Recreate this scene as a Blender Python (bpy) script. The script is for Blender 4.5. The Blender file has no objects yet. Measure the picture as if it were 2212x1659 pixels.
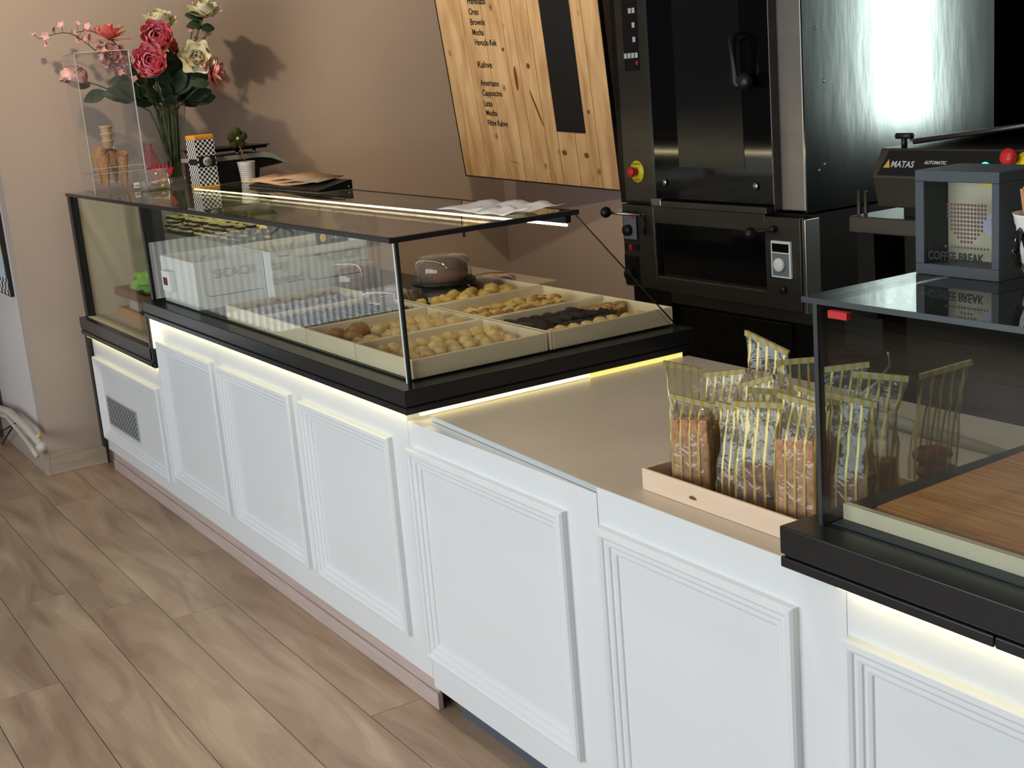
import bpy, math, random
from mathutils import Vector, Matrix, noise as mnoise
random.seed(7)
C = bpy.context.scene.collection
S = bpy.context.scene
# ---------------------------------------------------------------- camera
F = 2835.022; CX, CY = 1106.0, 829.5
R = ((0.53278508, 0.84238895, -0.08075215), (0.1556255, -0.19132809, -0.96911004), (-0.83181774, 0.50376028, -0.23303396))
CAM = Vector((2.965, -1.469, 1.70))
cd = bpy.data.cameras.new('camera'); cam = bpy.data.objects.new('camera', cd); C.objects.link(cam)
cd.sensor_width = 36.0; cd.lens = F / 2212 * 36.0; cd.clip_start = 0.02
cam.matrix_world = Matrix(((R[0][0], -R[1][0], -R[2][0], CAM.x), (R[0][1], -R[1][1], -R[2][1], CAM.y),
                           (R[0][2], -R[1][2], -R[2][2], CAM.z), (0, 0, 0, 1)))
S.camera = cam
# ---------------------------------------------------------------- view, world, large lights
S.view_settings.view_transform = 'Standard'; S.view_settings.look = 'None'
S.view_settings.gamma = 1.0; S.view_settings.use_curve_mapping = False
S.view_settings.exposure = 0.0
W = bpy.data.worlds.new('world'); S.world = W; W.use_nodes = True
W.node_tree.nodes['Background'].inputs[0].default_value = (0.75, 0.85, 1.0, 1)
W.node_tree.nodes['Background'].inputs[1].default_value = 1.0
def area(name, loc, target, sx, sy, power, col):
    l = bpy.data.lights.new(name, 'AREA'); l.shape = 'RECTANGLE'; l.size = sx; l.size_y = sy; l.energy = power; l.color = col
    o = bpy.data.objects.new(name, l); C.objects.link(o); o.location = loc
    o.rotation_euler = (Vector(target) - Vector(loc)).to_track_quat('-Z', 'Y').to_euler(); return o
area('daylight_shop_front', (0.6, -4.75, 1.55), (0.6, 0, 1.35), 5.6, 2.3, 215, (0.88, 0.94, 1.0))
area('daylight_side_window', (-4.55, -1.9, .6), (0, -1.9, .6), 2.6, .72, 4.5, (1.0, 0.97, 0.90))
area('daylight_kitchen', (2.32, 4.6, 1.95), (1.2, 2.0, 1.75), 0.30, 1.5, 24, (0.93, 1.0, 0.97))
def spot(name, loc, target, power, col, ang, rad, blend=0.6):
    l = bpy.data.lights.new(name, 'SPOT'); l.energy = power; l.color = col; l.spot_size = math.radians(ang); l.spot_blend = blend
    l.shadow_soft_size = rad
    o = bpy.data.objects.new(name, l); C.objects.link(o); o.location = loc
    o.rotation_euler = (Vector(target) - Vector(loc)).to_track_quat('-Z', 'Y').to_euler(); return o
spot('ceiling_downlight_wall', (-1.9, -0.55, 2.86), (-3.3, 1.0, 1.75), 76, (1.0, 0.78, 0.52), 95, 0.035)
spot('ceiling_downlight_board', (-1.55, 0.9, 2.86), (-2.6, 2.15, 1.8), 66, (1.0, 0.78, 0.52), 80, 0.05)
spot('fill_spot_counter', (0.75, -0.35, 2.86), (0.8, 0.3, 0.85), 42, (1.0, 0.88, 0.74), 92, 0.06)  # added fill spot that brightens the worktop, no known fitting there
# ---------------------------------------------------------------- pixel rays (photo frame) -> points of the place
def ray(px, py):
    a, b = (px - CX) / F, (py - CY) / F
    return Vector([R[0][i] * a + R[1][i] * b + R[2][i] for i in range(3)])
def Pz(px, py, z): r = ray(px, py); return CAM + r * ((z - CAM.z) / r.z)
def Py(px, py, y): r = ray(px, py); return CAM + r * ((y - CAM.y) / r.y)
def Px(px, py, x): r = ray(px, py); return CAM + r * ((x - CAM.x) / r.x)
# ---------------------------------------------------------------- materials
M = {}
def newmat(name):
    m = bpy.data.materials.new(name); m.use_nodes = True; M[name] = m
    nt = m.node_tree; return m, nt, nt.nodes['Principled BSDF']
def lin(c):
    return tuple(((v / 255) / 12.92 if v <= 10 else ((v / 255 + .055) / 1.055) ** 2.4) for v in c) + (1,)
def mat(name, col, rough=.5, metal=0, spec=.5, var=0, vs=8, stretch=(1, 1, 1), bump=0, bs=60, coat=0, sheen=0, trans=0, ior=1.45, emit=None, es=0, col2=None, vdet=4, alpha=None):
    m, nt, b = newmat(name); c = lin(col)
    b.inputs['Base Color'].default_value = c; b.inputs['Roughness'].default_value = rough
    b.inputs['Metallic'].default_value = metal; b.inputs['Specular IOR Level'].default_value = spec
    b.inputs['Coat Weight'].default_value = coat; b.inputs['Transmission Weight'].default_value = trans; b.inputs['IOR'].default_value = ior
    if emit: b.inputs['Emission Color'].default_value = emit + (1,); b.inputs['Emission Strength'].default_value = es
    tc = mp = None
    if var or bump or col2:
        tc = nt.nodes.new('ShaderNodeTexCoord'); mp = nt.nodes.new('ShaderNodeMapping'); mp.inputs['Scale'].default_value = stretch
        nt.links.new(tc.outputs['Object'], mp.inputs[0])
    if var or col2:
        n = nt.nodes.new('ShaderNodeTexNoise'); n.inputs['Scale'].default_value = vs; n.inputs['Detail'].default_value = vdet
        nt.links.new(mp.outputs[0], n.inputs['Vector'])
        r = nt.nodes.new('ShaderNodeValToRGB'); r.color_ramp.elements[0].position = .3; r.color_ramp.elements[1].position = .7
        if col2: r.color_ramp.elements[0].color = lin(col2); r.color_ramp.elements[1].color = c
        else:
            r.color_ramp.elements[0].color = tuple(v * (1 - var) for v in c[:3]) + (1,); r.color_ramp.elements[1].color = tuple(min(1, v * (1 + var)) for v in c[:3]) + (1,)
        nt.links.new(n.outputs[0], r.inputs[0]); nt.links.new(r.outputs[0], b.inputs['Base Color'])
    if bump:
        n = nt.nodes.new('ShaderNodeTexNoise'); n.inputs['Scale'].default_value = bs; n.inputs['Detail'].default_value = 3
        nt.links.new(mp.outputs[0], n.inputs['Vector'])
        bp = nt.nodes.new('ShaderNodeBump'); bp.inputs['Strength'].default_value = bump; bp.inputs['Distance'].default_value = .004
        nt.links.new(n.outputs[0], bp.inputs['Height']); nt.links.new(bp.outputs[0], b.inputs['Normal'])
    return m
def glassmat(name, tint=(1, 1, 1), ior=1.5, rough=0.0, film=0.0, gain=1.0):
    m = bpy.data.materials.new(name); m.use_nodes = True; M[name] = m; nt = m.node_tree; nt.nodes.clear()
    o = nt.nodes.new('ShaderNodeOutputMaterial'); mx = nt.nodes.new('ShaderNodeMixShader'); fr = nt.nodes.new('ShaderNodeFresnel'); fr.inputs[0].default_value = ior
    t = nt.nodes.new('ShaderNodeBsdfTransparent'); t.inputs[0].default_value = tint + (1,)
    g = nt.nodes.new('ShaderNodeBsdfGlossy'); g.inputs['Roughness'].default_value = rough
    f = fr.outputs[0]
    # same reflectance whichever side of the pane is met
    geo = nt.nodes.new('ShaderNodeNewGeometry'); ly = nt.nodes.new('ShaderNodeLayerWeight'); ly.inputs['Blend'].default_value = 0.5
    pw = nt.nodes.new('ShaderNodeMath'); pw.operation = 'POWER'; pw.inputs[1].default_value = 5.0; nt.links.new(ly.outputs['Facing'], pw.inputs[0])
    ma = nt.nodes.new('ShaderNodeMath'); ma.operation = 'MULTIPLY_ADD'; ma.inputs[1].default_value = 0.96 * gain; ma.inputs[2].default_value = 0.04 * gain
    nt.links.new(pw.outputs[0], ma.inputs[0]); nt.nodes.remove(fr); nt.nodes.remove(geo)
    nt.links.new(ma.outputs[0], mx.inputs[0]); nt.links.new(t.outputs[0], mx.inputs[1]); nt.links.new(g.outputs[0], mx.inputs[2])
    last = mx
    if film:
        d = nt.nodes.new('ShaderNodeBsdfDiffuse'); d.inputs[0].default_value = (.8, .8, .8, 1); m2 = nt.nodes.new('ShaderNodeMixShader'); m2.inputs[0].default_value = film
        nt.links.new(mx.outputs[0], m2.inputs[1]); nt.links.new(d.outputs[0], m2.inputs[2]); last = m2
    nt.links.new(last.outputs[0], o.inputs[0]); return m
glassmat('glass', (.97, .985, .975)); glassmat('top_glass', (.9, .93, .92)); glassmat('acrylic', (.97, .97, .98), gain=1.4, film=.03); glassmat('thin_plastic', (.95, .95, .95), gain=2.2, film=.09)
glassmat('film_clear', (.93, .92, .86), gain=1.8, rough=.06, film=.02); glassmat('smoked', (.16, .16, .17)); glassmat('right_glass', (.92, .95, .95))
mat('white_paint', (226, 228, 230), .32, var=.015, vs=3, coat=.15)
mat('black_lacquer', (26, 27, 29), .28, var=.1, vs=30)
mat('black_metal', (30, 31, 33), .35)
mat('grey_metal', (82, 86, 88), .3, metal=.7)
mat('worktop', (204, 190, 172), .38, var=.05, vs=5)
mat('worktop_edge', (190, 195, 196), .4)
mat('led', (255, 240, 190), emit=(1.0, .85, .40), es=5.0)
mat('led_dim', (240, 226, 120), .5, emit=(1.0, .85, .25), es=.9)
mat('tube', (255, 245, 210), emit=(1.0, .84, .50), es=22.0)
mat('silicone', (205, 208, 204), .4); mat('seam_dark', (45, 44, 42), .8)
mat('wall_left_paint', (182, 166, 154), .75, var=.04, vs=1.6, bump=.08, bs=25)
mat('wall_back_paint', (176, 160, 154), .75, var=.04, vs=1.6, bump=.08, bs=25)
mat('wall_shop_paint', (66, 62, 60), .8); mat('steel_column', (150, 142, 134), .42, metal=.6, var=.05, vs=3, stretch=(1, 1, 8)); mat('led_side', (255, 240, 190), emit=(1.0, .85, .40), es=2.6)
mat('wall_white_paint', (214, 205, 204), .75, bump=.05, bs=30)
mat('ceiling_paint', (210, 205, 198), .9)
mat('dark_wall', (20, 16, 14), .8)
mat('steel', (88, 84, 79), .36, metal=.85, var=.10, vs=3, stretch=(1, 1, 8), bump=.05, bs=200)
mat('steel_side', (118, 124, 122), .15, metal=1.0, var=.14, vs=2.2, stretch=(1, 3, .8), bump=.08, bs=5)
mat('steel_dark', (42, 40, 37), .38, metal=.8, var=.12, vs=4, stretch=(1, 1, 6))
mat('steel_bright', (190, 188, 182), .25, metal=1)
mat('oven_black', (10, 10, 11), .08, spec=.5); mat('panel_black', (16, 17, 20), .25)
mat('icon_white', (200, 200, 200), .5); mat('red', (200, 40, 42), .35); mat('yellow', (232, 210, 40), .4); mat('dial_grey', (112, 118, 124), .4)
mat('white_plastic', (225, 226, 224), .35); mat('grey_plastic', (150, 152, 150), .4); mat('black_plastic', (20, 20, 21), .4)
mat('green_lamp', (20, 220, 150), emit=(.05, 1.0, .6), es=2.2); mat('gold_logo', (190, 150, 60), .4)
mat('tray_wood', (228, 210, 176), .55, var=.06, vs=5, stretch=(.4, .4, 8), bump=.04); mat('tray_inside', (215, 190, 150), .55, var=.08, vs=5)
mat('card_white', (232, 230, 226), .5); mat('card_inner', (206, 190, 176), .6); mat('pale_panel', (196, 188, 160), .6); mat('pale_box', (196, 190, 150), .6)
mat('cookie_yellow', (232, 202, 142), .75, col2=(206, 168, 104), vs=55, bump=.5, bs=140)
mat('cookie_golden', (236, 204, 124), .65, col2=(212, 168, 84), vs=40, bump=.35, bs=90)
mat('cookie_brown', (190, 140, 92), .8, col2=(138, 92, 56), vs=70, bump=.7, bs=120)
mat('cookie_pink', (196, 142, 104), .8, col2=(150, 92, 66), vs=60, bump=.5, bs=120)
mat('chocolate', (52, 32, 24), .45, bump=.4, bs=80, var=.2); mat('dark_cookie', (44, 32, 28), .7, bump=.7, bs=110, var=.3, vs=60)
mat('cookie_chip', (222, 178, 110), .75, col2=(74, 44, 28), vs=70, bump=.5, bs=110)
mat('icing', (226, 216, 150), .5, var=.12, vs=30)
mat('cake_brown', (134, 78, 40), .8, col2=(90, 48, 24), vs=20, bump=.6, bs=60); mat('label_white', (226, 226, 226), .5)
mat('waffle', (214, 166, 112), .7, col2=(186, 132, 80), vs=90, bump=.4, bs=120); mat('cone_pale', (222, 190, 146), .7, var=.05, vs=30)
mat('orange_lid', (238, 164, 40), .35); mat('ink', (22, 20, 20), .6); mat('emblem_grey', (176, 178, 180), .4)
mat('vase_stem', (64, 84, 46), .6, var=.25, vs=40); mat('leaf', (42, 64, 44), .55, var=.25, vs=14); mat('leaf_light', (82, 106, 76), .6, var=.2, vs=14)
mat('twig', (64, 46, 42), .8); mat('petal_pink', (248, 176, 186), .7, col2=(240, 132, 152), vs=22); mat('petal_coral', (240, 152, 136), .7, col2=(226, 106, 112), vs=18)
mat('petal_white', (234, 230, 206), .7, col2=(214, 212, 170), vs=12); mat('petal_pale', (226, 176, 172), .7, var=.1, vs=40); mat('petal_stripe', (222, 110, 124), .7, col2=(240, 196, 190), vs=34)
mat('felt', (66, 72, 30), .95, bump=.9, bs=260, var=.3, vs=60); mat('pot_white', (214, 212, 210), .5); mat('twine', (168, 128, 84), .9)
mat('red_ribbon', (176, 34, 52), .5, var=.2, vs=30); mat('pink_film', (200, 120, 130), .4); mat('bone', (224, 200, 168), .6)
mat('newspaper', (214, 180, 142), .8, var=.12, vs=60); mat('paper_white', (250, 246, 242), .7); mat('slate_card', (62, 72, 88), .5)
mat('board_wood', (206, 164, 110), .6); mat('chalk_black', (14, 13, 12), .55)
mat('tray_raw', (228, 202, 174), .6, var=.06, vs=6, stretch=(.5, 1, 4)); mat('rusk', (208, 156, 114), .85, col2=(156, 104, 70), vs=55, bump=.8, bs=90)
mat('rusk_dark', (160, 104, 74), .85, col2=(100, 60, 40), vs=60, bump=.8, bs=90); mat('gold_fold', (190, 172, 88), .35, metal=.3)
mat('frame_grey', (62, 68, 74), .5); mat('coffee_dot', (96, 66, 70), .6); mat('print_cream', (206, 196, 168), .6, var=.04, vs=8); mat('print_yellow', (232, 208, 90), .5); mat('print_lilac', (206, 204, 226), .5)
mat('ceramic', (232, 228, 222), .18); mat('ceramic_black', (18, 18, 18), .15); mat('stirrer', (206, 150, 104), .7, var=.12, vs=30)
mat('bamboo', (222, 162, 88), .4, col2=(184, 112, 48), vs=9, stretch=(1, 14, 1)); mat('cord_grey', (150, 148, 138), .5); mat('pipe_paint', (206, 198, 186), .5, bump=.3, bs=60)
mat('skirting', (176, 160, 144), .6, var=.12, vs=4, stretch=(1, 1, 14), bump=.1); mat('skirting_pink', (190, 170, 162), .5, var=.12, vs=5, stretch=(.6, 1, 20)); mat('toe_grey', (86, 88, 100), .5)
mat('sign_blue', (190, 214, 230), .4); mat('green_bag', (150, 200, 96), .3, var=.25, vs=20); mat('orange_tray', (196, 136, 76), .6, var=.2, vs=20); mat('teal_film', (38, 66, 66), .25, var=.3, vs=30)
mat('vent_metal', (176, 180, 186), .4, metal=.4); mat('vent_dark', (34, 36, 40), .8)
mat('window_frame', (54, 54, 56), .4); mat('sky_block_brown', (120, 112, 96), .8); mat('street', (150, 150, 148), .9); mat('frost', (235, 238, 240), .8)
# floor laminate: one tone and grain per plank
def floor_mat():
    m, nt, b = newmat('laminate'); L = nt.links.new; N = nt.nodes.new
    at = N('ShaderNodeAttribute'); at.attribute_name = 'rnd'; geo = N('ShaderNodeTexCoord')
    cx = N('ShaderNodeCombineXYZ'); mu = N('ShaderNodeMath'); mu.operation = 'MULTIPLY'; mu.inputs[1].default_value = 37.0; L(at.outputs['Fac'], mu.inputs[0]); L(mu.outputs[0], cx.inputs[0]); L(mu.outputs[0], cx.inputs[1])
    ad = N('ShaderNodeVectorMath'); ad.operation = 'ADD'; L(geo.outputs['Object'], ad.inputs[0]); L(cx.outputs[0], ad.inputs[1])
    mp = N('ShaderNodeMapping'); mp.inputs['Scale'].default_value = (1.1, 5.5, 1); L(ad.outputs[0], mp.inputs[0])
    n0 = N('ShaderNodeTexNoise'); n0.inputs['Scale'].default_value = 1.5; n0.inputs['Detail'].default_value = 2; n0.inputs['Distortion'].default_value = .9; L(mp.outputs[0], n0.inputs['Vector'])
    w = N('ShaderNodeMath'); w.operation = 'MULTIPLY'; w.inputs[1].default_value = 55.0; L(n0.outputs[0], w.inputs[0]); s = N('ShaderNodeMath'); s.operation = 'SINE'; L(w.outputs[0], s.inputs[0])
    mp2 = N('ShaderNodeMapping'); mp2.inputs['Scale'].default_value = (5, 110, 1); L(ad.outputs[0], mp2.inputs[0])
    n2 = N('ShaderNodeTexNoise'); n2.inputs['Scale'].default_value = 1.0; n2.inputs['Detail'].default_value = 5; L(mp2.outputs[0], n2.inputs['Vector'])
    r = N('ShaderNodeValToRGB'); e = r.color_ramp.elements; e[0].position = .25; e[0].color = lin((146, 118, 98)); e[1].position = .72; e[1].color = lin((194, 168, 142)); L(n0.outputs[0], r.inputs[0])
    k = N('ShaderNodeMath'); k.operation = 'MULTIPLY_ADD'; k.inputs[1].default_value = .028; k.inputs[2].default_value = .96; L(s.outputs[0], k.inputs[0])
    k2 = N('ShaderNodeMath'); k2.operation = 'MULTIPLY_ADD'; k2.inputs[1].default_value = .3; k2.inputs[2].default_value = -.1; L(n2.outputs[0], k2.inputs[0])
    k3 = N('ShaderNodeMath'); k3.operation = 'ADD'; L(k.outputs[0], k3.inputs[0]); L(k2.outputs[0], k3.inputs[1])
    k4 = N('ShaderNodeMath'); k4.operation = 'MULTIPLY_ADD'; k4.inputs[1].default_value = .08; L(at.outputs['Fac'], k4.inputs[0]); L(k3.outputs[0], k4.inputs[2])
    vm = N('ShaderNodeVectorMath'); vm.operation = 'SCALE'; L(r.outputs[0], vm.inputs[0]); L(k4.outputs[0], vm.inputs['Scale']); L(vm.outputs[0], b.inputs['Base Color'])
    b.inputs['Roughness'].default_value = .42
    bp = N('ShaderNodeBump'); bp.inputs['Strength'].default_value = .12; bp.inputs['Distance'].default_value = .002; L(n2.outputs[0], bp.inputs['Height']); L(bp.outputs[0], b.inputs['Normal'])
floor_mat()
def frost_mat():
    m = M['frost']; nt = m.node_tree; b = nt.nodes['Principled BSDF']; t = nt.nodes.new('ShaderNodeBsdfTranslucent'); t.inputs[0].default_value = (.85, .86, .84, 1)
    x = nt.nodes.new('ShaderNodeMixShader'); x.inputs[0].default_value = .65; nt.links.new(b.outputs[0], x.inputs[1]); nt.links.new(t.outputs[0], x.inputs[2]); nt.links.new(x.outputs[0], nt.nodes['Material Output'].inputs[0])
frost_mat()
# pine planks of the menu board (own coordinates, x across, z along)
def pine_mat():
    m, nt, b = newmat('pine'); L = nt.links.new; N = nt.nodes.new
    at = N('ShaderNodeAttribute'); at.attribute_name = 'rnd'; tc = N('ShaderNodeTexCoord')
    cx = N('ShaderNodeCombineXYZ'); mu = N('ShaderNodeMath'); mu.operation = 'MULTIPLY'; mu.inputs[1].default_value = 23.0; L(at.outputs['Fac'], mu.inputs[0]); L(mu.outputs[0], cx.inputs[0]); L(mu.outputs[0], cx.inputs[2])
    ad = N('ShaderNodeVectorMath'); ad.operation = 'ADD'; L(tc.outputs['Object'], ad.inputs[0]); L(cx.outputs[0], ad.inputs[1])
    mp = N('ShaderNodeMapping'); mp.inputs['Scale'].default_value = (9, 1, 1.1); L(ad.outputs[0], mp.inputs[0])
    n0 = N('ShaderNodeTexNoise'); n0.inputs['Scale'].default_value = 2.2; n0.inputs['Detail'].default_value = 4; n0.inputs['Distortion'].default_value = .5; L(mp.outputs[0], n0.inputs['Vector'])
    r = N('ShaderNodeValToRGB'); e = r.color_ramp.elements; e[0].position = .3; e[0].color = lin((178, 138, 92)); e[1].position = .65; e[1].color = lin((218, 184, 138)); L(n0.outputs[0], r.inputs[0])
    mp2 = N('ShaderNodeMapping'); mp2.inputs['Scale'].default_value = (5.5, 1, 3.0); L(ad.outputs[0], mp2.inputs[0])
    v = N('ShaderNodeTexVoronoi'); v.inputs['Scale'].default_value = 1.7; L(mp2.outputs[0], v.inputs['Vector'])
    r2 = N('ShaderNodeValToRGB'); e = r2.color_ramp.elements; e[0].position = .03; e[0].color = lin((96, 58, 34)); e[1].position = .13; e[1].color = (1, 1, 1, 1); L(v.outputs['Distance'], r2.inputs[0])
    mx = N('ShaderNodeMix'); mx.data_type = 'RGBA'; mx.blend_type = 'MULTIPLY'; mx.inputs[0].default_value = .75; L(r.outputs[0], mx.inputs[6]); L(r2.outputs[0], mx.inputs[7]); L(mx.outputs[2], b.inputs['Base Color'])
    b.inputs['Roughness'].default_value = .6
pine_mat()
def checker_mat(name, sx, c1=(235, 235, 235), c2=(18, 18, 18)):
    m, nt, b = newmat(name); uv = nt.nodes.new('ShaderNodeUVMap'); ch = nt.nodes.new('ShaderNodeTexChecker'); ch.inputs['Scale'].default_value = sx
    ch.inputs[1].default_value = lin(c1); ch.inputs[2].default_value = lin(c2); nt.links.new(uv.outputs[0], ch.inputs[0]); nt.links.new(ch.outputs[0], b.inputs['Base Color']); b.inputs['Roughness'].default_value = .35
checker_mat('checker', 1.0)
def bag_mat():   # clear film printed with gold stripes, the stripes follow the uv
    m = bpy.data.materials.new('striped_film'); m.use_nodes = True; M['striped_film'] = m; nt = m.node_tree; nt.nodes.clear(); L = nt.links.new; N = nt.nodes.new
    o = N('ShaderNodeOutputMaterial'); uv = N('ShaderNodeUVMap'); sp = N('ShaderNodeSeparateXYZ'); L(uv.outputs[0], sp.inputs[0])
    fr = N('ShaderNodeMath'); fr.operation = 'FRACT'; L(sp.outputs[0], fr.inputs[0]); lt = N('ShaderNodeMath'); lt.operation = 'LESS_THAN'; lt.inputs[1].default_value = .23; L(fr.outputs[0], lt.inputs[0])
    t = N('ShaderNodeBsdfTransparent'); t.inputs[0].default_value = (.94, .93, .88, 1); g = N('ShaderNodeBsdfGlossy'); g.inputs['Roughness'].default_value = .05
    tc = N('ShaderNodeTexCoord'); nn = N('ShaderNodeTexNoise'); nn.inputs['Scale'].default_value = 24; nn.inputs['Detail'].default_value = 2; nn.inputs['Distortion'].default_value = 1.5; L(tc.outputs['Object'], nn.inputs['Vector'])
    bp = N('ShaderNodeBump'); bp.inputs['Strength'].default_value = 1.0; bp.inputs['Distance'].default_value = .006; L(nn.outputs[0], bp.inputs['Height']); L(bp.outputs[0], g.inputs['Normal'])
    ly = N('ShaderNodeLayerWeight'); ly.inputs['Blend'].default_value = .5; L(bp.outputs[0], ly.inputs['Normal'])
    pw = N('ShaderNodeMath'); pw.operation = 'POWER'; pw.inputs[1].default_value = 3.0; L(ly.outputs['Facing'], pw.inputs[0]); ma = N('ShaderNodeMath'); ma.operation = 'MULTIPLY_ADD'; ma.inputs[1].default_value = .55; ma.inputs[2].default_value = .05; L(pw.outputs[0], ma.inputs[0])
    mx = N('ShaderNodeMixShader'); L(ma.outputs[0], mx.inputs[0]); L(t.outputs[0], mx.inputs[1]); L(g.outputs[0], mx.inputs[2])
    b = N('ShaderNodeBsdfPrincipled'); b.inputs['Base Color'].default_value = lin((188, 168, 92)); b.inputs['Roughness'].default_value = .3; b.inputs['Metallic'].default_value = .35; b.inputs['Alpha'].default_value = .82
    m2 = N('ShaderNodeMixShader'); L(lt.outputs[0], m2.inputs[0]); df = N('ShaderNodeBsdfDiffuse'); df.inputs[0].default_value = (.8, .8, .74, 1); m3 = N('ShaderNodeMixShader'); m3.inputs[0].default_value = .055; L(mx.outputs[0], m3.inputs[1]); L(df.outputs[0], m3.inputs[2]); L(m3.outputs[0], m2.inputs[1]); L(b.outputs[0], m2.inputs[2]); L(m2.outputs[0], o.inputs[0])
bag_mat()
def fold_mat():
    m, nt, b = newmat('fold_film'); L = nt.links.new; N = nt.nodes.new; uv = N('ShaderNodeUVMap'); sp = N('ShaderNodeSeparateXYZ'); L(uv.outputs[0], sp.inputs[0]); fr = N('ShaderNodeMath'); fr.operation = 'FRACT'; L(sp.outputs[0], fr.inputs[0])
    lt = N('ShaderNodeMath'); lt.operation = 'LESS_THAN'; lt.inputs[1].default_value = .45; L(fr.outputs[0], lt.inputs[0]); mx = N('ShaderNodeMix'); mx.data_type = 'RGBA'; L(lt.outputs[0], mx.inputs[0]); mx.inputs[6].default_value = lin((178, 172, 132)); mx.inputs[7].default_value = lin((178, 154, 76)); L(mx.outputs[2], b.inputs['Base Color'])
    b.inputs['Roughness'].default_value = .18; b.inputs['Alpha'].default_value = .88
fold_mat()
# ---------------------------------------------------------------- mesh building
class MB:
    def __init__(s): s.v = []; s.f = []; s.sm = []; s.mi = []; s.uv = {}; s.mats = []; s.rnd = None
    def add(s, vs, fs, smooth=False, mi=0):
        o = len(s.v); s.v += [tuple(v) for v in vs]
        for f in fs: s.f.append(tuple(i + o for i in f)); s.sm.append(smooth); s.mi.append(mi)
        return s
    def box(s, x0, x1, y0, y1, z0, z1, mi=0, mtx=None):
        vs = [Vector(p) for p in ((x0, y0, z0), (x1, y0, z0), (x1, y1, z0), (x0, y1, z0), (x0, y0, z1), (x1, y0, z1), (x1, y1, z1), (x0, y1, z1))]
        if mtx: vs = [mtx @ v for v in vs]
        return s.add(vs, ((0, 3, 2, 1), (4, 5, 6, 7), (0, 1, 5, 4), (1, 2, 6, 5), (2, 3, 7, 6), (3, 0, 4, 7)), False, mi)
    def lathe(s, prof, n=32, c=(0, 0, 0), mi=0, smooth=True, mtx=None, flute=0, fn=0):
        vs = []; fs = []
        for r, z in prof:
            for k in range(n):
                a = 2 * math.pi * k / n; rr = r * (1 + flute * math.cos(fn * a))
                v = Vector((rr * math.cos(a), rr * math.sin(a), z)); v = (mtx @ v) if mtx else v; vs.append((v.x + c[0], v.y + c[1], v.z + c[2]))
        for i in range(len(prof) - 1):
            for k in range(n): fs.append((i * n + k, i * n + (k + 1) % n, (i + 1) * n + (k + 1) % n, (i + 1) * n + k))
        if prof[0][0] > 1e-5 and prof[0][0] != prof[-1][0] or prof[0][1] != prof[-1][1]:
            fs.append(tuple(range(n - 1, -1, -1))); fs.append(tuple((len(prof) - 1) * n + k for k in range(n)))
        return s.add(vs, fs, smooth, mi)
    def tube(s, pts, r, n=10, mi=0, r2=None):
        pts = [Vector(p) for p in pts]; vs = []; fs = []; up = Vector((0, 0, 1)); m = len(pts)
        for i, p in enumerate(pts):
            d = (pts[min(i + 1, m - 1)] - pts[max(i - 1, 0)]); d = d.normalized() if d.length > 1e-9 else up
            a = d.cross(up); a = a.normalized() if a.length > 1e-3 else Vector((1, 0, 0)); b = a.cross(d).normalized()
            rr = r if r2 is None else r + (r2 - r) * i / (m - 1)
            for k in range(n): t = 2 * math.pi * k / n; vs.append(p + (a * math.cos(t) + b * math.sin(t)) * rr)
        for i in range(m - 1):
            for k in range(n): fs.append((i * n + k, i * n + (k + 1) % n, (i + 1) * n + (k + 1) % n, (i + 1) * n + k))
        fs.append(tuple(range(n - 1, -1, -1))); fs.append(tuple((m - 1) * n + k for k in range(n)))
        return s.add(vs, fs, True, mi)
    def prism(s, poly, a, b, axis='x', mi=0):   # polygon in the other two axes
        n = len(poly); P = {'x': lambda u, v, w: (w, u, v), 'y': lambda u, v, w: (u, w, v), 'z': lambda u, v, w: (u, v, w)}[axis]
        vs = [P(u, v, a) for u, v in poly] + [P(u, v, b) for u, v in poly]
        return s.add(vs, [tuple(range(n)), tuple(range(2 * n - 1, n - 1, -1))] + [(i, i + n, (i + 1) % n + n, (i + 1) % n) for i in range(n)], False, mi)
    def ball(s, c, rx, ry, rz, n=14, m=9, mi=0, jit=0, seed=0, flat=-1.0):
        vs = []; fs = []
        for i in range(m + 1):
            t = math.pi * i / m
            for k in range(n):
                a = 2 * math.pi * k / n; d = Vector((math.sin(t) * math.cos(a), math.sin(t) * math.sin(a), math.cos(t)))
                q = 1 + jit * mnoise.noise(d * 2.1 + Vector((seed * 3.7, seed, 0))); z = max(d.z, flat)
                vs.append((c[0] + d.x * rx * q, c[1] + d.y * ry * q, c[2] + z * rz * q))
        for i in range(m):
            for k in range(n): fs.append((i * n + k, (i + 1) * n + k, (i + 1) * n + (k + 1) % n, i * n + (k + 1) % n))
        return s.add(vs, fs, True, mi)
    def build(s, name, m, parent=None, loc=None, bevel=0, seg=2, solid=0, subsurf=0, uvf=None, rot=None):
        me = bpy.data.meshes.new(name); me.from_pydata(s.v, [], s.f); me.update()
        for p, q, w in zip(me.polygons, s.sm, s.mi): p.use_smooth = q; p.material_index = w
        for k in (m if isinstance(m, (list, tuple)) else [m]): me.materials.append(M[k])
        if uvf:
            ul = me.uv_layers.new(name='UVMap')
            for li, lp in enumerate(me.loops): ul.data[li].uv = uvf(lp.vertex_index, me.vertices[lp.vertex_index].co)
        if s.rnd:
            at = me.attributes.new('rnd', 'FLOAT', 'POINT')
            for i, r_ in enumerate(s.rnd): at.data[i].value = r_
        o = bpy.data.objects.new(name, me); C.objects.link(o)
        if parent: o.parent = parent
        if loc is not None: o.location = loc
        if rot: o.rotation_euler = rot
        if bevel: b = o.modifiers.new('bevel', 'BEVEL'); b.width = bevel; b.segments = seg; b.limit_method = 'ANGLE'; b.angle_limit = .7
        if solid: b = o.modifiers.new('solid', 'SOLIDIFY'); b.thickness = solid; b.offset = 0
        if subsurf: b = o.modifiers.new('sub', 'SUBSURF'); b.levels = subsurf; b.render_levels = subsurf
        return o
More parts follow.
